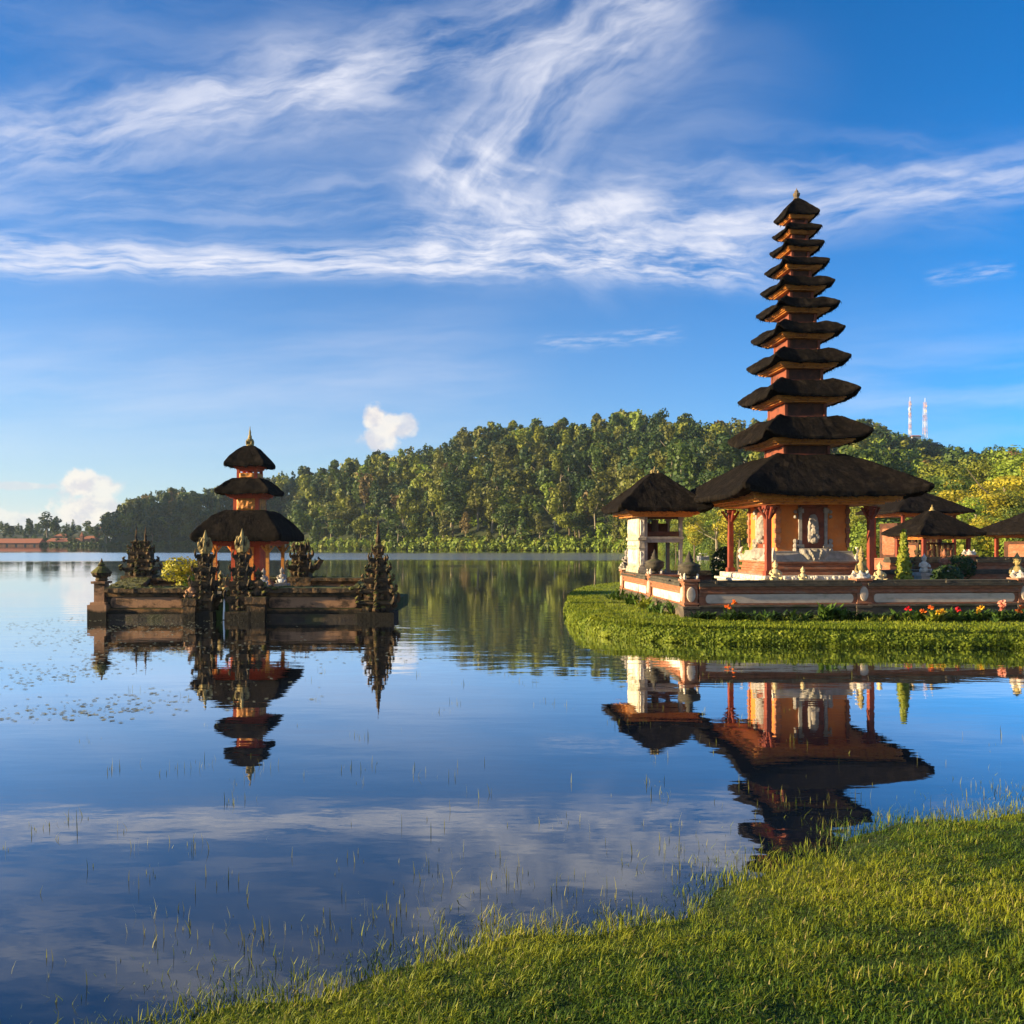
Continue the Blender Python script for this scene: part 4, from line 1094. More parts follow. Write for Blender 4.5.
    # roofs, gilded eave frames and the little storeys between
    for i, (w, ze, zt, wt, bw) in enumerate(TIERS):
        th = .16 if i == 0 else .095 * (w / 1.68) ** .4
        thatch_mb(w, wt, ze, zt, th, .26 if i == 0 else .20 * w ** .7, 40 + i, n=240 if i == 0 else 168 if i < 5 else 120, bulge=.12 if i == 0 else .18, peak=(i == 10)).build('thatch_roof', M['thatch'], o)
        fh = .20 if i == 0 else .12 * (w / 1.68) ** .5
        f = frame_mb(w * (.81 if i == 0 else .77), ze - fh * .25, fh, True, .16 if i == 0 else .10)
        f.cbox(0, 0, ze + fh * .2, w * .80, w * .80, fh * .35) if i else f.cbox(0, 0, ze + .06, w * .83, w * .83, .10)
        f.build('eave_frame', M['gold'], o)
        if bw:
            b = MB(); z0 = TIERS[i - 1][2] - .10; z1 = ze - fh * .6
            b.cbox(0, 0, z0, bw, bw, z1 - z0)
            st = b.build('storey', M['interior'], o)
            c = MB()
            for sx in (-1, 1):
                for sy in (-1, 1): c.cbox(sx * bw, sy * bw, z0, .045, .045, z1 - z0 + .02)
            c.cbox(0, 0, z0 + .04, bw + .03, bw + .03, .13)
            for sx in (-1, 1): c.box(sx * (bw + .012) - .012, sx * (bw + .012) + .012, -bw * .92, bw * .92, z0 + .1, z1); 
            c.build('posts', M['tier'], st)
    f = MB(); f.lathe([(.10, 0), (.12, .05), (.07, .09), (.11, .16), (.12, .22), (.06, .27), (.07, .30), (.02, .36), (.006, .42)], 10, 0, 0, 14.0); f.build('finial', M['bark'], o)
    return o
build_pagoda()

# ------------------------------------------------------------------ the stone drum hut on the corner of the wall
def build_hut():
    o = thing('drum_hut', 'small stone drum hut with dark thatched roof above the sunlit side wall', 'drum hut', isl(.72, 6.75, 0), YAW)
    b = MB(); b.cbox(0, 0, .5, .80, .95, .86); b.cbox(0, 0, 1.355, .98, 1.12, .07); b.build('platform', M['brick'], o, bevel=.01)
    hx, hy = .80, .92
    b = MB()
    b.box(-hx, -hx + .20, -hy, hy, 1.42, 3.62)                 # solid side wall that takes the sun
    b.box(-hx - .06, -hx + .26, -hy - .06, hy + .06, 1.42, 1.60); b.box(-hx - .035, -hx + .235, -hy - .035, hy + .035, 1.598, 1.70); b.box(-hx - .05, -hx + .25, -hy - .05, hy + .05, 2.66, 2.76); b.box(-hx - .025, -hx + .225, -hy - .025, hy + .025, 2.36, 2.42)
    b.box(-hx - .025, -hx + .02, -.34, .34, 1.78, 2.32); b.box(-hx - .022, -hx + .02, -.36, .36, 2.86, 3.4)
    b.jitter(.007, 7, 4)
    b.build('side_wall', M['warm_stone'], o, bevel=.01)
    g = MB()
    for (z0, hh_, sd_) in ((1.74, .58, 3), (2.44, .20, 5), (2.82, .62, 8)):
        relief(g, 0, z0, 1.5, hh_, .07, sd_, lambda x, z, out: (-hx - .024 - out, -x, z), 34)
    relief(g, -hx + .11, 1.74, .16, .55, .04, 4, lambda x, z, out: (x, -hy - .004 - out, z), 10); relief(g, -hx + .11, 2.82, .16, .6, .04, 6, lambda x, z, out: (x, -hy - .004 - out, z), 10)
    g.build('carving', M['white_stone'], o)
    b = MB(); b.box(-hx + .2, -hx + .30, -hy + .003, -hy + .22, 1.42, 3.62); b.build('front_pier', M['stone'], o)
    for sy in (-1, 1):
        c = MB(); c.cbox(hx - .07, sy * (hy - .09), 1.42, .065, .065, 2.2); c.cbox(hx - .07, sy * (hy - .09), 1.42, .10, .10, .14); c.cbox(hx - .07, sy * (hy - .09), 3.4, .10, .10, .10); c.build('column', M['stone'], o, bevel=.008)
    b = MB(); b.box(-hx + .1, hx + .03, -hy - .02, hy + .02, 2.70, 2.79); b.box(-hx + .1, hx, -hy, -hy + .10, 2.58, 2.702); b.box(-hx + .1, hx, hy - .1, hy, 2.58, 2.702); b.build('floor_beam', M['stone'], o, bevel=.006)
    b = MB(); b.box(-hx + .202, -.02, -.30, -.2, 1.42, 2.69); b.box(-.04, .03, -.36, -.14, 1.42, 2.69); b.build('door', M['interior'], o)
    b = MB(); b.box(-hx + .202, hx - .15, .55, .62, 2.79, 3.3); b.box(-hx + .202, hx - .15, -hy + .02, -hy + .06, 2.80, 2.98)
    b.box(-hx + .202, hx - .02, -hy + .03, -hy + .12, 3.42, 3.62)
    b.build('loft_rail', M['interior'], o)
    d = MB(); d.tube([(0, -.05, 2.88), (0, -.05, 3.42)], [.13, .13], 12); d.build('slit_drum', M['bark'], o)
    thatch_mb(1.62, .22, 3.66, 5.12, .15, .16, 21, n=144, bulge=.06).build('thatch_roof', M['thatch'], o)
    f = frame_mb(1.30, 3.62, .17, True, .13); f.cbox(0, 0, 3.70, 1.36, 1.36, .1); f.build('eave_frame', M['gold'], o)
    f = MB(); f.lathe([(.14, 0), (.16, .05), (.08, .1), (.10, .14), (.03, .2), (.01, .32)], 10, 0, 0, 5.08)
    for k in range(4):
        a = k * math.pi / 2 + .7; leaf_horn(f, (math.cos(a) * .12, math.sin(a) * .12, 5.08), (math.cos(a), math.sin(a), 0), .2, .06)
    f.build('finial', M['gold_stone'], o)
build_hut()

# guardians round the pagoda
def guardian(label, loc, h, m, seed, rot=YAW, cloth=None, ped=None, grp='stone guardians of the pagoda court'):
    o = thing('guardian_statue', label, 'statue', loc, rot, grp); statue_parts(o, h, m, seed, cloth, True, ped); return o
pd = lambda m, w=.3, h=.55: (w, h, m)
guardian('squat cream guardian before the lakeside column of the pagoda', isl(3.02, 1.30, 1.42), .62, M['cream_stone'], 1, ped=pd(M['stone']))
guardian('crouching cream guardian at the foot of the front pagoda column', isl(3.75, 1.00, 1.36), .50, M['cream_stone'], 2, ped=pd(M['stone']))
guardian('tall slim golden guardian above the oval-medallion post', isl(5.55, .95, 1.30), 1.15, M['gold_stone'], 3, ped=pd(M['stone'], .22, .45)).scale = (.6, .6, 1)
guardian('cream lion-like guardian beside the feathery conifer', isl(6.30, 1.25, 1.36), .62, M['cream_stone'], 4, ped=pd(M['stone']))
guardian('small grey guardian on the wall post below the hut eave by the lake', isl(0, 8.2, 1.70), .62, M['stone'], 5, ped=pd(M['stone'], .16, .1))
guardian('gold-draped guardian at the frame edge on the court wall', isl(10.8, 1.3, 1.30), .95, M['gold_stone'], 6, ped=pd(M['stone'], .25, .45))
guardian('small white-skirted guardian between pagoda column and lion statue', isl(6.05, 4.2, 1.4), .8, M['stone'], 7, cloth=M['white_cloth'], ped=pd(M['brick']))
# ------------------------------------------------------------------ pavilions behind the pagoda
def pavilion(label, loc, rot, w, ze, zt, base=1.2, cols=True, wallm='brick', fm='gold', seed=1):
    o = thing('pavilion', label, 'pavilion', loc, rot, 'thatched pavilions behind the pagoda')
    b = MB(); b.cbox(0, 0, .2, w * .80, w * .80, base - .2); b.cbox(0, 0, base - .002, w * .84, w * .84, .08); b.build('base', M['brick'], o, bevel=.01)
    thatch_mb(w, .16, ze, zt, .13, .08, seed, n=112, bulge=.06).build('thatch_roof', M['thatch'], o)
    f = frame_mb(w * .84, ze - .03, .16, False); f.build('eave_frame', M[fm], o)
    for sx in (-1, 1):
        for sy in (-1, 1):
            c = MB(); c.cbox(sx * w * .68, sy * w * .68, base + .07, .07, .07, ze - base - .1); c.cbox(sx * w * .68, sy * w * .68, base + .07, .12, .12, .18); c.build('column', M['red_wood'], o)
    b = MB(); b.cbox(0, w * .2, base + .07, w * .56, w * .42, (ze - base) * .78); b.build('inner_wall', M[wallm], o)
    c = MB()
    for k in range(7):
        x = -w * .5 + w * k / 6; c.cbox(x, w * .2 - w * .43, base + .1, .05, .05, (ze - base) * .7); c.ball((x + w / 12, w * .2 - w * .42, base + (ze - base) * .35), .13, 7, 5)
    g = MB(); yf = w * .2 - w * .42
    for sx in (-1, 1): relief(g, sx * w * .28, base + .25, w * .46, (ze - base) * .6, .07, seed + sx, lambda x, z, out: (x, yf - out - .004, z), 22)
    relief(g, w * .2, base + .25, w * .6, (ze - base) * .6, .07, seed + 5, lambda x, z, out: (-w * .56 - out - .004, w * .4 - x, z), 22)
    g.build('carved_panel', M['brick'], o)
    c.jitter(.02, 6, seed); c.build('carved_front', M['gold_stone'], o)
    f = MB(); f.lathe([(.12, 0), (.14, .05), (.06, .1), (.08, .15), (.02, .22), (.008, .3)], 8, 0, 0, zt - .02); f.build('finial', M['gold_stone'], o)
    return o
pavilion('open thatched pavilion with carved front beside the feathery conifer', ((932 - 512) / F * 36.5, 36.5, 0), YAW, 1.52, 2.86, 4.02, base=1.25, wallm='interior', seed=61)
pavilion('larger thatched pavilion half hidden behind the pagoda eave', ((913 - 512) / F * 45, 45, 0), YAW, 2.15, 4.15, 5.55, base=1.6, wallm='interior', seed=62)
pavilion('thatched pavilion with yellow eave at the frame edge', ((1052 - 512) / F * 40, 40, 0), YAW, 2.5, 2.95, 4.5, base=1.2, wallm='interior', seed=63)
wall('court_wall', 'low inner wall with pale panels behind the lion statue', isl(11.2, 9.2, .55), YAW, 3.4, M['white_stone'], H=1.40, nb=2)
wall('court_wall', 'low inner wall with pale panels below the yellow eave pavilion', isl(14.95, 9.2, .55), YAW, 6.0, M['white_stone'], H=1.40, nb=2)
wall_post('inner wall post with scroll cap between the two pale-panelled walls', isl(14.77, 9.4, .55), YAW, 'scroll', PG, H=1.5)
guardian('dark guardian on the inner wall beside the thatched pavilion', isl(11.9, 8.4, 1.5), .9, M['old'], 9, ped=pd(M['stone']))
guardian('brown guardian statue before the carved pavilion front', isl(12.9, 8.2, 1.5), .8, M['brick'], 10, ped=pd(M['stone']))
guardian('pale guardian statue standing between the round shrub and the carved pavilion', isl(11.0, 6.5, 1.45), .7, M['white_stone'], 12, ped=pd(M['stone']))
b = MB(); b.box(-.5, 12, 0, 14, -.3, .62); o = b.build('terrace', M['brick'], loc=isl(6.5, 9.6, 0), rotz=YAW); tag(o, 'raised terrace under the pavilions', kind='structure')

# ------------------------------------------------------------------ plants
def leaves_mesh(mb, p, n, L, W, spread, r, up=.6):
    """pointed leaves fanning from a point"""
    p = Vector(p)
    for k in range(n):
        a = r.uniform(0, 6.28); e = r.uniform(up, 1.5); l = L * r.uniform(.6, 1.1); d = Vector((math.cos(a), math.sin(a), 0)); sd_ = Vector((-math.sin(a), math.cos(a), 0))
        q0 = p + d * r.uniform(0, spread); q1 = q0 + (d * math.cos(e) + Vector((0, 0, math.sin(e)))) * l * .55; q2 = q1 + (d * math.cos(e - .7) + Vector((0, 0, math.sin(e - .7)))) * l * .5; w = W * r.uniform(.7, 1.2)
        mb.add([q0 - sd_ * w * .2, q0 + sd_ * w * .2, q1 + sd_ * w * .5, q1 - sd_ * w * .5, q2], [(0, 1, 2, 3), (3, 2, 4)])

def flower_plant(label, px, Y, blooms, hgt, colour, seed, m='plant'):
    x = (px - 512) / F * Y
    r = random.Random(seed); o = thing('flowering_plant', label, 'plant', (x, Y, LZ), 0, 'flowering plants along the court wall')
    mb = MB()
    for k in range(7): leaves_mesh(mb, (r.uniform(-.3, .3), r.uniform(-.12, .12), 0), 9, .34, .075, .05, r)
    mb.build('foliage', M[m], o)
    for (dx, dz) in blooms:
        s = MB(); s.tube([(dx * .6, 0, 0), (dx, -.04, dz)], [.012, .008], 5); s.build('stem', M['plant'], o)
        b = MB()
        for k in range(16):
            a = r.uniform(0, 6.28); e = r.uniform(-.5, 1.4); l = r.uniform(.07, .12); d = Vector((math.cos(a) * math.cos(e), math.sin(a) * math.cos(e), math.sin(e))); t = d.orthogonal().normalized() * l * .42
            c = Vector((dx, -.04, dz)); b.add([c, c + d * l * .6 + t, c + d * l * 1.05, c + d * l * .6 - t], [(0, 1, 2, 3)])
        b.build('bloom', M['petal_' + colour], o)
flower_plant('flowering plant with two orange blooms before the first grey wall panel', 731, 21.9, ((.06, .46), (-.10, .34)), .4, 'orange', 1)
flower_plant('flowering plant with one crimson bloom beside the oval-medallion post', 908, 21.9, ((0, .30),), .4, 'red', 2)
flower_plant('flowering plant with orange blooms just past the crimson bloom', 926, 21.8, ((.12, .33), (-.10, .22)), .4, 'orange', 3)
flower_plant('low flowering plant with yellow blooms among orange ones', 937, 21.5, ((0, .22), (.14, .25)), .3, 'yellow', 4, 'plant_lime')
flower_plant('flowering plant with one dark pink bloom midway along the second wall panel', 957, 21.8, ((0, .28),), .3, 'red', 5)
flower_plant('flowering plant with yellow bloom near the tall salmon spike', 980, 21.8, ((0, .32), (-.08, .22)), .3, 'yellow', 6)
flower_plant('flowering plant with tall salmon pink spike before the wall', 1001, 21.7, ((0, .50), (.03, .40), (.02, .30)), .4, 'pink', 7)
flower_plant('flowering plant with orange bloom at the frame edge', 1022, 21.8, ((0, .34), (-.12, .26)), .4, 'orange', 8)

def leafy(label, loc, n, L, W, m, seed, spread=.2, name='leafy_plant', grp='leafy plants along the court wall', cat='plant', up=.6):
    r = random.Random(seed); mb = MB()
    for k in range(n): leaves_mesh(mb, (r.gauss(0, spread), r.gauss(0, spread * .6), 0), 8, L, W, .04, r, up)
    o = mb.build(name, M[m]); o.location = loc; return tag(o, label, cat, grp)
def at(px, Y, z=LZ): return ((px - 512) / F * Y, Y, z)
leafy('big-leaved green plant in front of the wall below the pagoda', at(826, 21.9), 9, .55, .17, 'plant', 21)
leafy('pale spiky plant at the lake end of the side wall', at(617, 29.5), 6, .55, .09, 'plant', 22)
leafy('pale broad-bladed plant on the lawn below the drum hut', at(632, 27.3), 7, .5, .1, 'plant', 23)
leafy('spreading bladed plant on the lawn below the short sunlit wall', at(648, 25.6), 8, .5, .1, 'plant_lime', 24)
leafy('bladed plant beside the corner urn post', at(662, 24.0), 8, .45, .09, 'plant', 25)
leafy('dark low plant at the foot of the corner urn post', at(706, 22.0), 8, .3, .08, 'plant_dark', 26)
leafy('low dark plant under the first grey wall panel', at(766, 21.9), 10, .26, .07, 'plant_dark', 27, .4)
leafy('low dark plant between the big-leaved plant and the medallion post', at(862, 21.9), 10, .26, .07, 'plant_dark', 28, .4)
leafy('low green plant under the second grey wall panel', at(972, 21.6), 12, .26, .07, 'plant', 29, .5)
leafy('broad green plant near the frame edge behind the pink spike', at(1010, 22.0), 10, .34, .10, 'plant_dark', 30, .3)
leafy('green plant between crimson and yellow blooms', at(945, 22.1), 10, .30, .08, 'plant', 31, .4)
leafy('small pale grass tuft before the first grey wall panel', at(790, 21.5), 5, .22, .03, 'plant_lime', 32, .3)
leafy('small pale grass tuft near the medallion post', at(880, 21.4), 5, .22, .03, 'plant_lime', 33, .3)

rp_ = random.Random(77)
for i, pxl in enumerate(range(704, 1022, 13)):
    if abs(pxl - 826) < 10: continue
    Yp = rp_.uniform(21.75, 22.15); q = at(pxl + rp_.uniform(-4, 4), Yp)
    leafy('low dark border plant at the foot of the court wall', q, rp_.randint(4, 7), rp_.uniform(.22, .40), rp_.uniform(.05, .10), ('plant_dark', 'plant', 'plant_dark', 'plant')[i % 4], 300 + i, .16, grp='low border plants under the court wall')

def bush(name, label, loc, lobes, n, q, m, seed, cat, trunk=None, grp=None):
    o = thing(name, label, cat, loc, 0, grp)
    v = crown_cloud(lobes, n, q, seed)
    link('crown', big_mesh('crown', v, np.arange(len(v)).reshape(-1, 4), M[m]), o)
    if trunk:
        t = MB(); t.tube(trunk[0], trunk[1], 6); t.build('trunk', M['bark'], o)
    return o
cz = [((0, 0, .3 + i * .22), (.30 - .03 * i, .30 - .03 * i, .22)) for i in range(8)]
bush('conifer', 'feathery light green conifer between the pagoda and the thatched pavilion', tuple(isl(7.05, 1.2, .95)), cz, 1700, .05, 'plant_lime', 3, 'conifer', ([(0, 0, 0), (0, 0, 1.6)], [.05, .02]))
bush('shrub', 'round dark green shrub in front of the thatched pavilion', tuple(isl(8.7, 1.6, .95)), [((0, 0, .45), (.5, .45, .5))], 1200, .05, 'plant_dark', 4, 'shrub', ([(0, 0, 0), (0, 0, .5)], [.05, .03]), 'shrubs in the pagoda court')
bush('shrub', 'dark clipped shrub beside the pavilion post', tuple(isl(13.6, 8.2, .95)), [((0, 0, .6), (.6, .5, .55))], 900, .06, 'plant_dark', 5, 'shrub', ([(0, 0, 0), (0, 0, .5)], [.05, .03]), 'shrubs in the pagoda court')
bush('shrub', 'yellow-green shrub on the terrace before the edge pavilion', tuple(isl(16.4, 10.6, .75)), [((0, 0, .6), (.9, .6, .6)), ((1.0, .1, .5), (.7, .5, .5))], 1400, .06, 'plant_lime', 6, 'shrub', ([(0, 0, 0), (0, 0, .5)], [.05, .03]), 'shrubs in the pagoda court')
bush('shrub', 'dark shrub rising from the court behind the drum hut', tuple(isl(3.25, 6.6, .9)), [((0, 0, .75), (.45, .4, .8))], 900, .06, 'plant_dark', 7, 'shrub', ([(0, 0, 0), (0, 0, .5)], [.05, .03]), 'shrubs in the pagoda court')
bush('shrub', 'olive shrub beside the pagoda behind its shaded column', tuple(isl(6.9, 6.6, .9)), [((0, 0, .75), (.7, .6, .8))], 1200, .06, 'plant', 8, 'shrub', ([(0, 0, 0), (0, 0, .5)], [.05, .03]), 'shrubs in the pagoda court')

# ------------------------------------------------------------------ the lake shrine compound
def old_wall(label, p0, p1, H=1.06, th=.75, cuts=1):
    p0, p1 = Vector((*p0, 0)), Vector((*p1, 0)); L = (p1 - p0).length; rot = math.atan2(p1.y - p0.y, p1.x - p0.x)
    o = thing('shrine_wall', label, 'wall', p0, rot, 'mossy walls of the lake shrine')
    def row(name, m, y0, y1, z0, z1, jit, seg=.22):
        b = MB(); n = max(3, int(L / seg)); vs = []; fs = []
        for i in range(n + 1):
            x = L * i / n; vs += [(x, y0, z0), (x, y1, z0), (x, y1, z1), (x, (y0 * 2 + y1) / 3, z1 + jit * .3), (x, y0, z1)]
        for i in range(n):
            a = i * 5
            fs += [(a + k, a + (k + 1) % 5, a + 5 + (k + 1) % 5, a + 5 + k) for k in range(5)]
        fs += [(4, 3, 2, 1, 0), tuple(n * 5 + k for k in range(5))]
        b.add(vs, fs); b.jitter(jit, 3.2, z0 + L); b.jitter(jit * .5, 9, 3); return b.build(name, m, o)
    row('base', M['wet'], -.14, th + .14, -.6, H * .17, .02)
    row('ledge', M['old_ledge'], -.09, th + .09, H * .165, H * .34, .02)
    row('core', M['wet'], .06, th - .06, H * .32, H * .74, .012)
    row('upper_ledge', M['old_ledge'], -.05, th + .05, H * .72, H * .86, .018)
    row('coping', M['old'], -.16, th + .16, H * .855, H * 1.0, .035, .16)
    g = MB(); rr = random.Random(int(L * 100))
    for k in range(int(L * 26)):
        x = rr.uniform(0, L); y = rr.uniform(-.14, th + .14); s_ = rr.uniform(.03, .11)
        if mnoise.noise(Vector((x * 1.3, y * 1.3, L))) < -.12: continue
        g.ball((x, y, H * .985), s_, 7, 4, 1.2, 1, .55)
        if k % 2: leaves_mesh(g, (x, y, H), 3, .13, .02, .03, rr, .9)
    g.jitter(.02, 9, 2); g.build('moss', M['moss'], o)
    for i in range(cuts):
        for y in (.055, th - .055):
            x0, x1 = L * i / cuts + .25, L * (i + 1) / cuts - .25; z0, z1 = H * .37, H * .70; hh = (z1 - z0) / 2; p = MB(); sgn = -1 if y < th / 2 else 1
            pts = [(x1 + hh * .5 * math.cos(a), (z0 + z1) / 2 + hh * math.sin(a)) for a in [-math.pi / 2 + math.pi * k / 6 for k in range(7)]] + [(x0 + hh * .5 * math.cos(a), (z0 + z1) / 2 + hh * math.sin(a)) for a in [math.pi / 2 + math.pi * k / 6 for k in range(7)]]
            n = len(pts); q = [tuple(range(n))] if sgn < 0 else [tuple(range(n))[::-1]]
            p.add([(a, y + sgn * .07, c) for a, c in pts] + [(a, y, c) for a, c in pts], q + [((k + 1) % n, k, n + k, n + (k + 1) % n) for k in range(n)])
            p.build('panel', M['old_panel'], o)
    return o
FY = 26.9
def lx(px, Y=FY): return (px - 512) / F * Y
old_wall('mossy front wall of the lake shrine with worn panel beside the small urn post', (lx(106), FY), (lx(189), FY), H=1.06)
old_wall('mossy front wall of the lake shrine leading to the tall carved corner tower', (lx(264), FY), (lx(362), FY), H=1.06)
old_wall('low rear wall of the lake shrine below the twin-spired stone', (lx(122, 36.2), 36.2), (lx(300, 36.2), 36.2), H=.98, cuts=2)
old_wall('low rear wall of the lake shrine beyond the horned gate stone', (lx(306, 36.2), 36.2), (lx(382, 36.2), 36.2), H=.98)
old_wall('side wall of the lake shrine behind the urn post', (lx(121, 36), 36.9), (lx(100), FY + .4), H=.98, cuts=2)
old_wall('side wall of the lake shrine behind the tall carved corner tower', (lx(374), FY + .6), (lx(381, 36), 36.2), H=.96, cuts=2)

def tower(label, loc, w, d, h, lv, seed, rot=0, spire=.28, horn=1.0, twin=False, m='old', top=None):
    o = thing('carved_tower', label, 'carved tower', loc, rot, 'carved stone towers of the lake shrine')
    if twin:
        a = carved_tower(w, d, h * .70, lv - 1, seed, .12, horn, taper=.35)
        for sx in (-1, 1):
            b = carved_tower(w * .40, d * .5, h * .5, 2, seed + sx + 3, .62, horn * .8, base=.05); b.v = [(p[0] + sx * w * .17, p[1], p[2] + h * .50) for p in b.v]
            n = len(a.v); a.v += b.v; a.f += [tuple(n + k for k in q) for q in b.f]
        a.build('stonework', M[m], o)
    else:
        carved_tower(w, d, h, lv, seed, spire, horn, taper=.75 if spire > .2 else .45).build('stonework', M[m], o)
    if top:
        c = MB(); z = h * .93
        c.lathe([(.16, 0), (.2, .1), (.13, .25), (.14, .4), (.06, .6), (.01, .8)], 8, 0, 0, z - .35)
        for k in range(5):
            a = k * 1.256; leaf_horn(c, (math.cos(a) * .13, math.sin(a) * .13, z - .3), (math.cos(a), math.sin(a), 0), .5, .09)
        c.jitter(.02, 7, seed); c.build('mossy_crest', M['gold_stone'], o)
    return o
tower('tall carved stone tower at the open-water corner of the lake shrine', (lx(377), FY + .25, 0), 1.08, 1.0, 3.30, 6, 71, spire=.30, horn=1.15)
tower('carved gate tower with mossy green crest beside the fountain, nearer the yellow bush', (lx(204), FY + .1, 0), .78, .8, 2.75, 5, 72, spire=.08, top=True)
tower('carved gate tower with mossy crest between fountain and crouching dark statue', (lx(241), FY + .1, 0), .74, .8, 2.80, 5, 74, spire=.10, top=True)
tower('twin-spired carved stone on the rear wall past the urn post', (lx(140, 36.4), 36.5, .9), 1.25, .85, 2.45, 5, 75, twin=True)
b0 = tower('horned square gate stone on the rear wall past the small pagoda', (lx(301, 36.4), 36.5, .85), .95, .8, 1.62, 3, 76, spire=.05, horn=1.3)
c = MB(); c.tube([(.3, -.2, .5), (.75, -.25, .62), (.95, -.25, .95), (.8, -.25, 1.05)], [.16, .15, .13, .06], 7)
for sx in (-1, 0, 1): leaf_horn(c, (sx * .34, -.1, 1.3), (sx * .4, 0, 0), .42, .12)
c.jitter(.02, 6, 2); c.build('horns', M['old'], b0)
o = thing('urn_post', 'small stone corner post with lotus urn rising from the lake', 'wall post', (lx(100), FY + .1, 0))
b = MB(); b.cbox(0, 0, -.5, .32, .32, 1.0); b.cbox(0, 0, .49, .26, .26, .09); b.cbox(0, 0, .575, .17, .17, .66); b.cbox(0, 0, 1.2, .24, .24, .08); b.jitter(.012, 6, 3); b.build('shaft', M['old_panel'], o)
b = MB(); b.lathe([(.15, 0), (.2, .05), (.17, .12), (.28, .22), (.33, .3), (.25, .38), (.17, .46), (.1, .52), (.12, .56), (.05, .64), (.01, .78)], 12, 0, 0, 1.27)
for k in range(6):
    a = k * 1.047; leaf_horn(b, (math.cos(a) * .24, math.sin(a) * .24, 1.45), (math.cos(a), math.sin(a), 0), .16, .06)
b.jitter(.012, 7, 3); b.build('urn', M['old'], o)
guardian('dark crouching stone guardian beside the fountain gate tower', (lx(259), FY - .05, .78), .95, M['old'], 21, rot=0, ped=(.36, 1.1, M['old']), grp='stone guardians of the lake shrine')
guardian('weathered small guardian below the gate tower nearer the yellow bush', (lx(194), FY - .22, .72), .62, M['old_panel'], 22, rot=0, ped=(.24, 1.0, M['old']), grp='stone guardians of the lake shrine')
guardian('white-wrapped guardian beside the small pagoda column', (lx(270, 31), 30.2, .98), .62, M['stone'], 23, rot=0, cloth=M['white_cloth'], ped=(.25, .4, M['stone']), grp='stone guardians of the lake shrine')
guardian('white-wrapped guardian between small pagoda and horned gate stone', (lx(285, 31), 30.6, 1.02), .62, M['stone'], 24, rot=0, cloth=M['white_cloth'], ped=(.25, .4, M['stone']), grp='stone guardians of the lake shrine')
guardian('golden small guardian inside the lake shrine gateway', (lx(225, 29), 28.6, .85), .72, M['gold_stone'], 25, rot=0, ped=(.2, .4, M['stone']), grp='stone guardians of the lake shrine')
# fountain spout between the gate towers
o = thing('fountain', 'small fountain falling between the two gate towers over mossy steps', 'fountain', (lx(226), FY - .05, 0))
b = MB(); b.box(-.34, .34, 0, .9, -.5, .30); b.box(-.30, .30, .18, .9, .295, .55); b.box(-.24, .24, .34, .9, .545, .80); b.jitter(.03, 5, 2); b.build('mossy_step', mat('fountain_moss', (.05, .085, .018), (.03, .04, .014), 4, rough=1, bump=.03), o)
b = MB(); b.tube([(.02, .36, .86), (.02, .06, .98)], [.05, .05], 8); b.ball((.02, .3, .95), .16, 8, 6); b.build('spout', M['gold_stone'], o)
b = MB(); b.tube([(.02, .05, .97), (.02, -.10, .9), (.02, -.17, .6), (.02, -.20, 0.02)], [.022, .022, .028, .04], 6); b.build('water_jet', M['water_jet'], o)

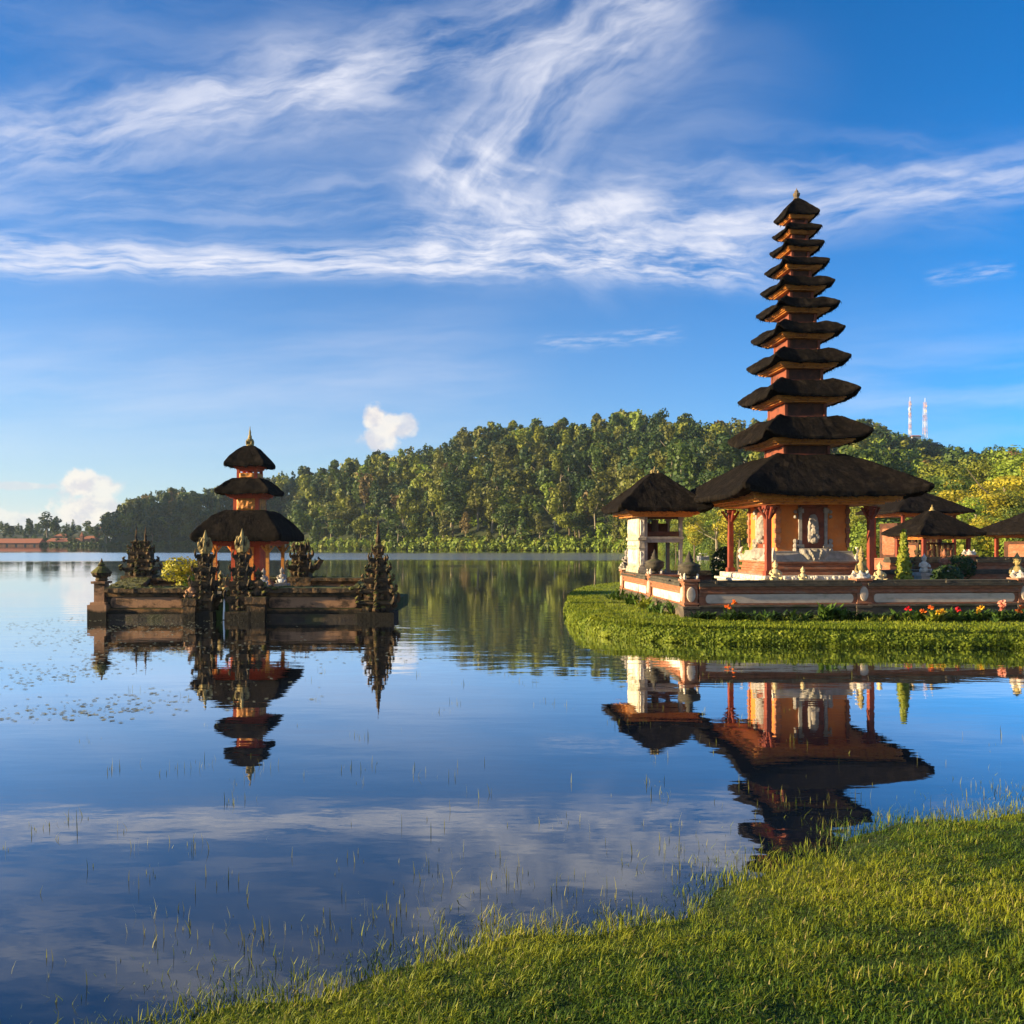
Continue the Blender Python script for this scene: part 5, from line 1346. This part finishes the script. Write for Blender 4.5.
# the three-tiered shrine
def build_small():
    cx, cy = lx(250, 32), 32.0
    o = thing('shrine_pagoda', 'small three-tiered black-thatched shrine with vermilion woodwork in the lake', 'pagoda', (cx, cy, 0), 0)
    b = MB(); b.cbox(0, 0, -.5, 1.55, 1.55, 1.1); b.cbox(0, 0, .598, 1.62, 1.62, .10); b.build('plinth', M['old'], o, bevel=.015)
    b = MB(); b.cbox(0, 0, .69, .74, .74, .28); b.cbox(0, 0, .965, .66, .66, .06); b.build('brick_course', M['brick'], o, bevel=.008)
    b = MB(); b.cbox(0, 0, 1.02, .56, .56, 1.55); b.build('wall', M['paint_red'], o)
    d = MB(); d.box(-.28, .28, -.60, -.555, 1.12, 2.3); d.box(-.34, -.285, -.62, -.557, 1.06, 2.36); d.box(.285, .34, -.62, -.557, 1.06, 2.36); d.box(-.342, .342, -.625, -.558, 2.305, 2.40); d.build('door', M['gold'], o)
    for sx in (-1, 1):
        for sy in (-1, 1):
            c = MB(); c.cbox(sx * 1.02, sy * 1.02, .69, .06, .06, 1.85); c.cbox(sx * 1.02, sy * 1.02, .69, .11, .11, .35); c.cbox(sx * 1.02, sy * 1.02, 2.3, .10, .10, .08)
            for k in range(4):
                a = k * math.pi / 2; c.tube([(sx * 1.02 + math.cos(a) * .05, sy * 1.02 + math.sin(a) * .05, 2.2), (sx * 1.02 + math.cos(a) * .24, sy * 1.02 + math.sin(a) * .24, 2.46)], [.03, .04], 5)
            c.build('column', M['gold'], o)
    T = [(1.66, 2.62, 3.84, .74, None), (1.02, 4.46, 5.12, .52, .50), (.76, 5.56, 6.46, .10, .40)]
    for i, (w, ze, zt, wt, bw) in enumerate(T):
        thatch_mb(w, wt, ze, zt, .26 if i == 0 else .17, .03, 90 + i, n=144, bulge=.42 if i != 1 else .2, peak=i == 2).build('thatch_roof', M['thatch'], o)
        fh = .20 if i == 0 else .15
        f = frame_mb(w * (.74 if i == 0 else .70 if i == 1 else .60), ze - fh * .2, fh, True, .1); f.cbox(0, 0, ze + .02, w * (.79 if i == 0 else .74 if i == 1 else .66), w * (.79 if i == 0 else .74 if i == 1 else .66), .09); f.build('eave_frame', M['paint_red'], o)
        if bw:
            z0 = T[i - 1][2] - .08; z1 = ze - .08
            st = MB()
            if i == 2:
                st.cbox(0, 0, z0, bw, bw, .30)
                for sx in (-1, 1):
                    for sy in (-1, 1): st.cbox(sx * (bw - .06), sy * (bw - .06), z0, .055, .055, z1 - z0)
                st.cbox(0, 0, z0, .08, .08, z1 - z0)
            else:
                st.cbox(0, 0, z0, bw, bw, z1 - z0)
            s_ = st.build('storey', M['paint_red'], o)
            g = MB()
            for q in range(4):
                ca, sa = math.cos(q * math.pi / 2), math.sin(q * math.pi / 2)
                def fr(x, z, out): y = -bw - out; return (x * ca - y * sa, x * sa + y * ca, z)
                relief(g, 0, z0 + .09, bw * 1.5, (.2 if i == 2 else z1 - z0 - .14), .05, 5 + i + q, lambda x, z, out: fr(x, z, out + .004), 18)
            g.build('carved_panel', M['gold'], s_)
    f = MB(); f.lathe([(.14, 0), (.16, .06), (.09, .10), (.13, .18), (.15, .26), (.07, .33), (.08, .38), (.04, .50), (.05, .56), (.02, .68), (.01, .80)], 10, 0, 0, 6.42)
    for k in range(4):
        a = k * math.pi / 2 + .78; leaf_horn(f, (math.cos(a) * .1, math.sin(a) * .1, 6.45), (math.cos(a), math.sin(a), 0), .26, .06)
    f.build('finial', M['gold_stone'], o)
build_small()
b = MB(); b.box(lx(104), lx(372), FY + .6, 36.3, -.6, .25); b.jitter(.02, 2, 1); o = b.build('shrine_islet', mat('islet_turf', (.05, .07, .014), (.09, .08, .03), 1.5, rough=1, bump=.03)); tag(o, 'low mossy floor inside the lake shrine walls', kind='structure')
bush('bush', 'golden yellow bush inside the lake shrine beside the gate tower', (lx(181, 33), 33, .25), [((0, 0, 1.35), (.75, .6, .42)), ((-.35, 0, 1.05), (.45, .4, .35)), ((.25, 0, .6), (.45, .4, .4)), ((-.05, 0, .35), (.5, .4, .3)), ((.5, 0, 1.2), (.4, .4, .25))], 1500, .06, 'bush_yellow', 31, 'bush', ([(0, 0, -.2), (.05, 0, .6), (0, 0, 1.3)], [.05, .04, .02]))
leafy('arching palm-leaved plant overhanging the yellow bush', (lx(195, 32), 32, .4), 5, 1.3, .16, 'plant', 41, .12, name='palm_plant', grp=None, up=1.0)
leafy('grassy tuft growing on the mossy wall beside the urn post', (lx(146), FY + .35, 1.0), 5, .14, .03, 'plant_lime', 42, .9, name='grass_tuft', grp='tufts on the lake shrine walls')
leafy('grassy tuft growing on the mossy wall near the tall corner tower', (lx(318), FY + .3, 1.0), 5, .14, .03, 'plant_lime', 43, .9, name='grass_tuft', grp='tufts on the lake shrine walls')

# ------------------------------------------------------------------ far village, boats, masts
def house(label, px, wpx, ybot, h, roofh, Y, wm, seed, hip=False, cat='house', grp='red-roofed buildings across the lake'):
    x = (px - 512) / F * Y; w = wpx / F * Y; z = H0 + (542 - ybot) / F * Y
    z = float(hz(px, Y)) - .3 if Y > 480 else z; d = min(w * .6, 9)
    o = thing('house', label, cat, (x, Y, z), 0, grp)
    b = MB(); b.box(-w / 2, w / 2, 0, d, -1.5, h); b.build('wall', M[wm], o)
    ov = .6; b = MB()
    r0 = [(-w / 2 - ov, -ov, h), (w / 2 + ov, -ov, h), (w / 2 + ov, d + ov, h), (-w / 2 - ov, d + ov, h)]; k = min(d / 2, w * .4) if hip else .2
    b.add(r0 + [(-w / 2 + k, d / 2, h + roofh), (w / 2 - k, d / 2, h + roofh)], [(0, 1, 5, 4), (2, 3, 4, 5), (1, 2, 5), (3, 0, 4), (3, 2, 1, 0)])
    b.build('roof', M['tile'], o)
    n = max(1, int(w / 5))
    for i in range(n):
        xx = -w / 2 + w * (i + .5) / n; p = MB(); p.box(xx - .7, xx + .7, -.06, .05, h * .3, h * .75); p.build('window', M['pane'], o)
    return o
house('long low red-roofed building at the water edge by the frame edge', 16, 46, 547, 2.6, 3.0, 518, 'wall_far', 1)
house('pair-width red-roofed hall between the long building and the tower', 64, 34, 547, 2.2, 2.2, 520, 'wall_far', 2)
house('small higher red-roofed house behind the village waterfront', 60, 15, 538, 2.4, 2.0, 560, 'wall_far', 3, True)
house('open red-roofed pavilion with small turret at the waterline', 88, 16, 547, 2.6, 2.6, 517, 'wall_far', 4, True)
house('red-roofed house among trees above the village end', 103, 15, 527, 3, 2.6, 560, 'wall_far', 5, True)
house('white house with orange roof high on the near slope at the frame edge', 1012, 20, 463, 3, 1.6, 300, 'white_far', 6, True)
house('dark red roof among trees under the hilltop masts', 948, 14, 474, 2, 1.6, 280, 'wall_far', 7, True)
house('pale block half hidden by trees beside the hilltop masts', 917, 8, 444, 4, .8, 424, 'white_far', 8)
o = thing('tower', 'slim orange turret beside the waterline pavilion', 'turret', (lx(82, 516), 516, .6))
b = MB(); b.cbox(0, 0, -1, .9, .9, 6.5); b.build('shaft', M['wall_far'], o); b = MB(); b.cbox(0, 0, 5.49, 1.2, 1.2, .5); b.cbox(0, 0, 5.98, .9, .9, 2.6, top=.05); b.build('roof', M['tile'], o)

def mast(label, px, ytop, ybot, hw, Y, seed):
    x = (px - 512) / F * Y; z0 = H0 + (542 - ybot) / F * Y; h = (ybot - ytop) / F * Y
    o = thing('radio_mast', label, 'radio mast', (x, Y, z0), .4, 'radio masts on the hilltop')
    n = 8
    for i in range(n):
        a, c = h * i / n, h * (i + 1) / n; k0, k1 = hw * (1 - .45 * i / n), hw * (1 - .45 * (i + 1) / n); b = MB()
        for sx, sy in ((-1, -1), (1, -1), (1, 1), (-1, 1)): b.tube([(sx * k0, sy * k0, a), (sx * k1, sy * k1, c)], .075, 4)
        q = [(-1, -1), (1, -1), (1, 1), (-1, 1)]
        for j in range(4):
            p, r_ = q[j], q[(j + 1) % 4]; b.tube([(p[0] * k0, p[1] * k0, a), (r_[0] * k1, r_[1] * k1, c)], .05, 4); b.tube([(r_[0] * k0, r_[1] * k0, a), (p[0] * k1, p[1] * k1, c)], .05, 4); b.tube([(p[0] * k0, p[1] * k0, a), (r_[0] * k0, r_[1] * k0, a)], .05, 4)
        b.build('lattice_section', M['mast_red' if i % 2 else 'mast_white'], o)
    for k in range(3):
        d = MB(); a = k * 2.1 + seed; d.lathe([(.05, 0), (.6, .15), (.6, .25)], 10, 0, 0, 0); d.v = [(p[2] * math.cos(a) - p[1] * math.sin(a) + math.cos(a) * hw * .8, p[2] * math.sin(a) + p[1] * math.cos(a) + math.sin(a) * hw * .8, p[0] + h * (.72 + .1 * k)) for p in d.v]; d.build('dish', M['mast_white'], o)
    d = MB(); d.tube([(0, 0, h - .3), (0, 0, h + 2.2)], .12, 5); d.build('antenna', M['mast_white'], o)
mast('thin red and white radio mast beside the white hilltop block', 910, 401, 446, .6, 432, 1)
mast('broader red and white lattice mast rising behind the white hilltop block', 925, 402, 452, 1.0, 436, 2)

def boat(label, px, Y, L, rot, sc=.65):
    o = thing('boat', label, 'boat', ((px - 512) / F * Y, Y, 0), rot, 'small boats moored beyond the drum hut')
    b = MB(); n = 9; vs = []; fs = []
    for i in range(n):
        t = i / (n - 1) * 2 - 1; w = .55 * (1 - abs(t) ** 2.6) + .04; z = .38 + .22 * t * t
        vs += [(t * L / 2, -w, z), (t * L / 2, -w * .6, -.1), (t * L / 2, w * .6, -.1), (t * L / 2, w, z), (t * L / 2, w * .85, z), (t * L / 2, w * .5, .1), (t * L / 2, -w * .5, .1), (t * L / 2, -w * .85, z)]
    for i in range(n - 1): fs += [(i * 8 + k, (i + 1) * 8 + k, (i + 1) * 8 + (k + 1) % 8, i * 8 + (k + 1) % 8) for k in range(8)]
    fs += [tuple(range(8)), tuple((n - 1) * 8 + k for k in range(8))[::-1]]
    b.add(vs, fs); b.build('hull', M['mast_white'], o)
    b = MB(); b.box(-.9, .9, -.45, .45, 1.15, 1.25)
    for sx in (-1, 1):
        for sy in (-1, 1): b.tube([(sx * .8, sy * .4, .3), (sx * .8, sy * .4, 1.16)], .03, 4)
    b.build('canopy', M['mast_white'], o); o.scale = (sc,) * 3
    b = MB(); b.box(-.2, .2, -.4, .4, .3, .36); b.build('seat', M['bark'], o)
boat('small white canopied boat just past the drum hut columns', 703, 128, 3.4, .3)
boat('small white canopied boat nearer the pagoda column', 722, 122, 3.6, -.4)
# ------------------------------------------------------------------ air between here and the hills
def make_haze():
    b = MB(); b.box(-620, 620, -30, 1000, -3, 90)
    m = bpy.data.materials.new('haze'); m.use_nodes = True; nt = m.node_tree; nt.nodes.clear()
    out = nt.nodes.new('ShaderNodeOutputMaterial'); v = nt.nodes.new('ShaderNodeVolumePrincipled')
    v.inputs['Color'].default_value = (.62, .80, 1.0, 1); v.inputs['Density'].default_value = .00013; v.inputs['Anisotropy'].default_value = .2
    nt.links.new(v.outputs[0], out.inputs['Volume'])
    tag(b.build('haze', m), 'thin blue morning haze over the lake', kind='stuff')
make_haze()
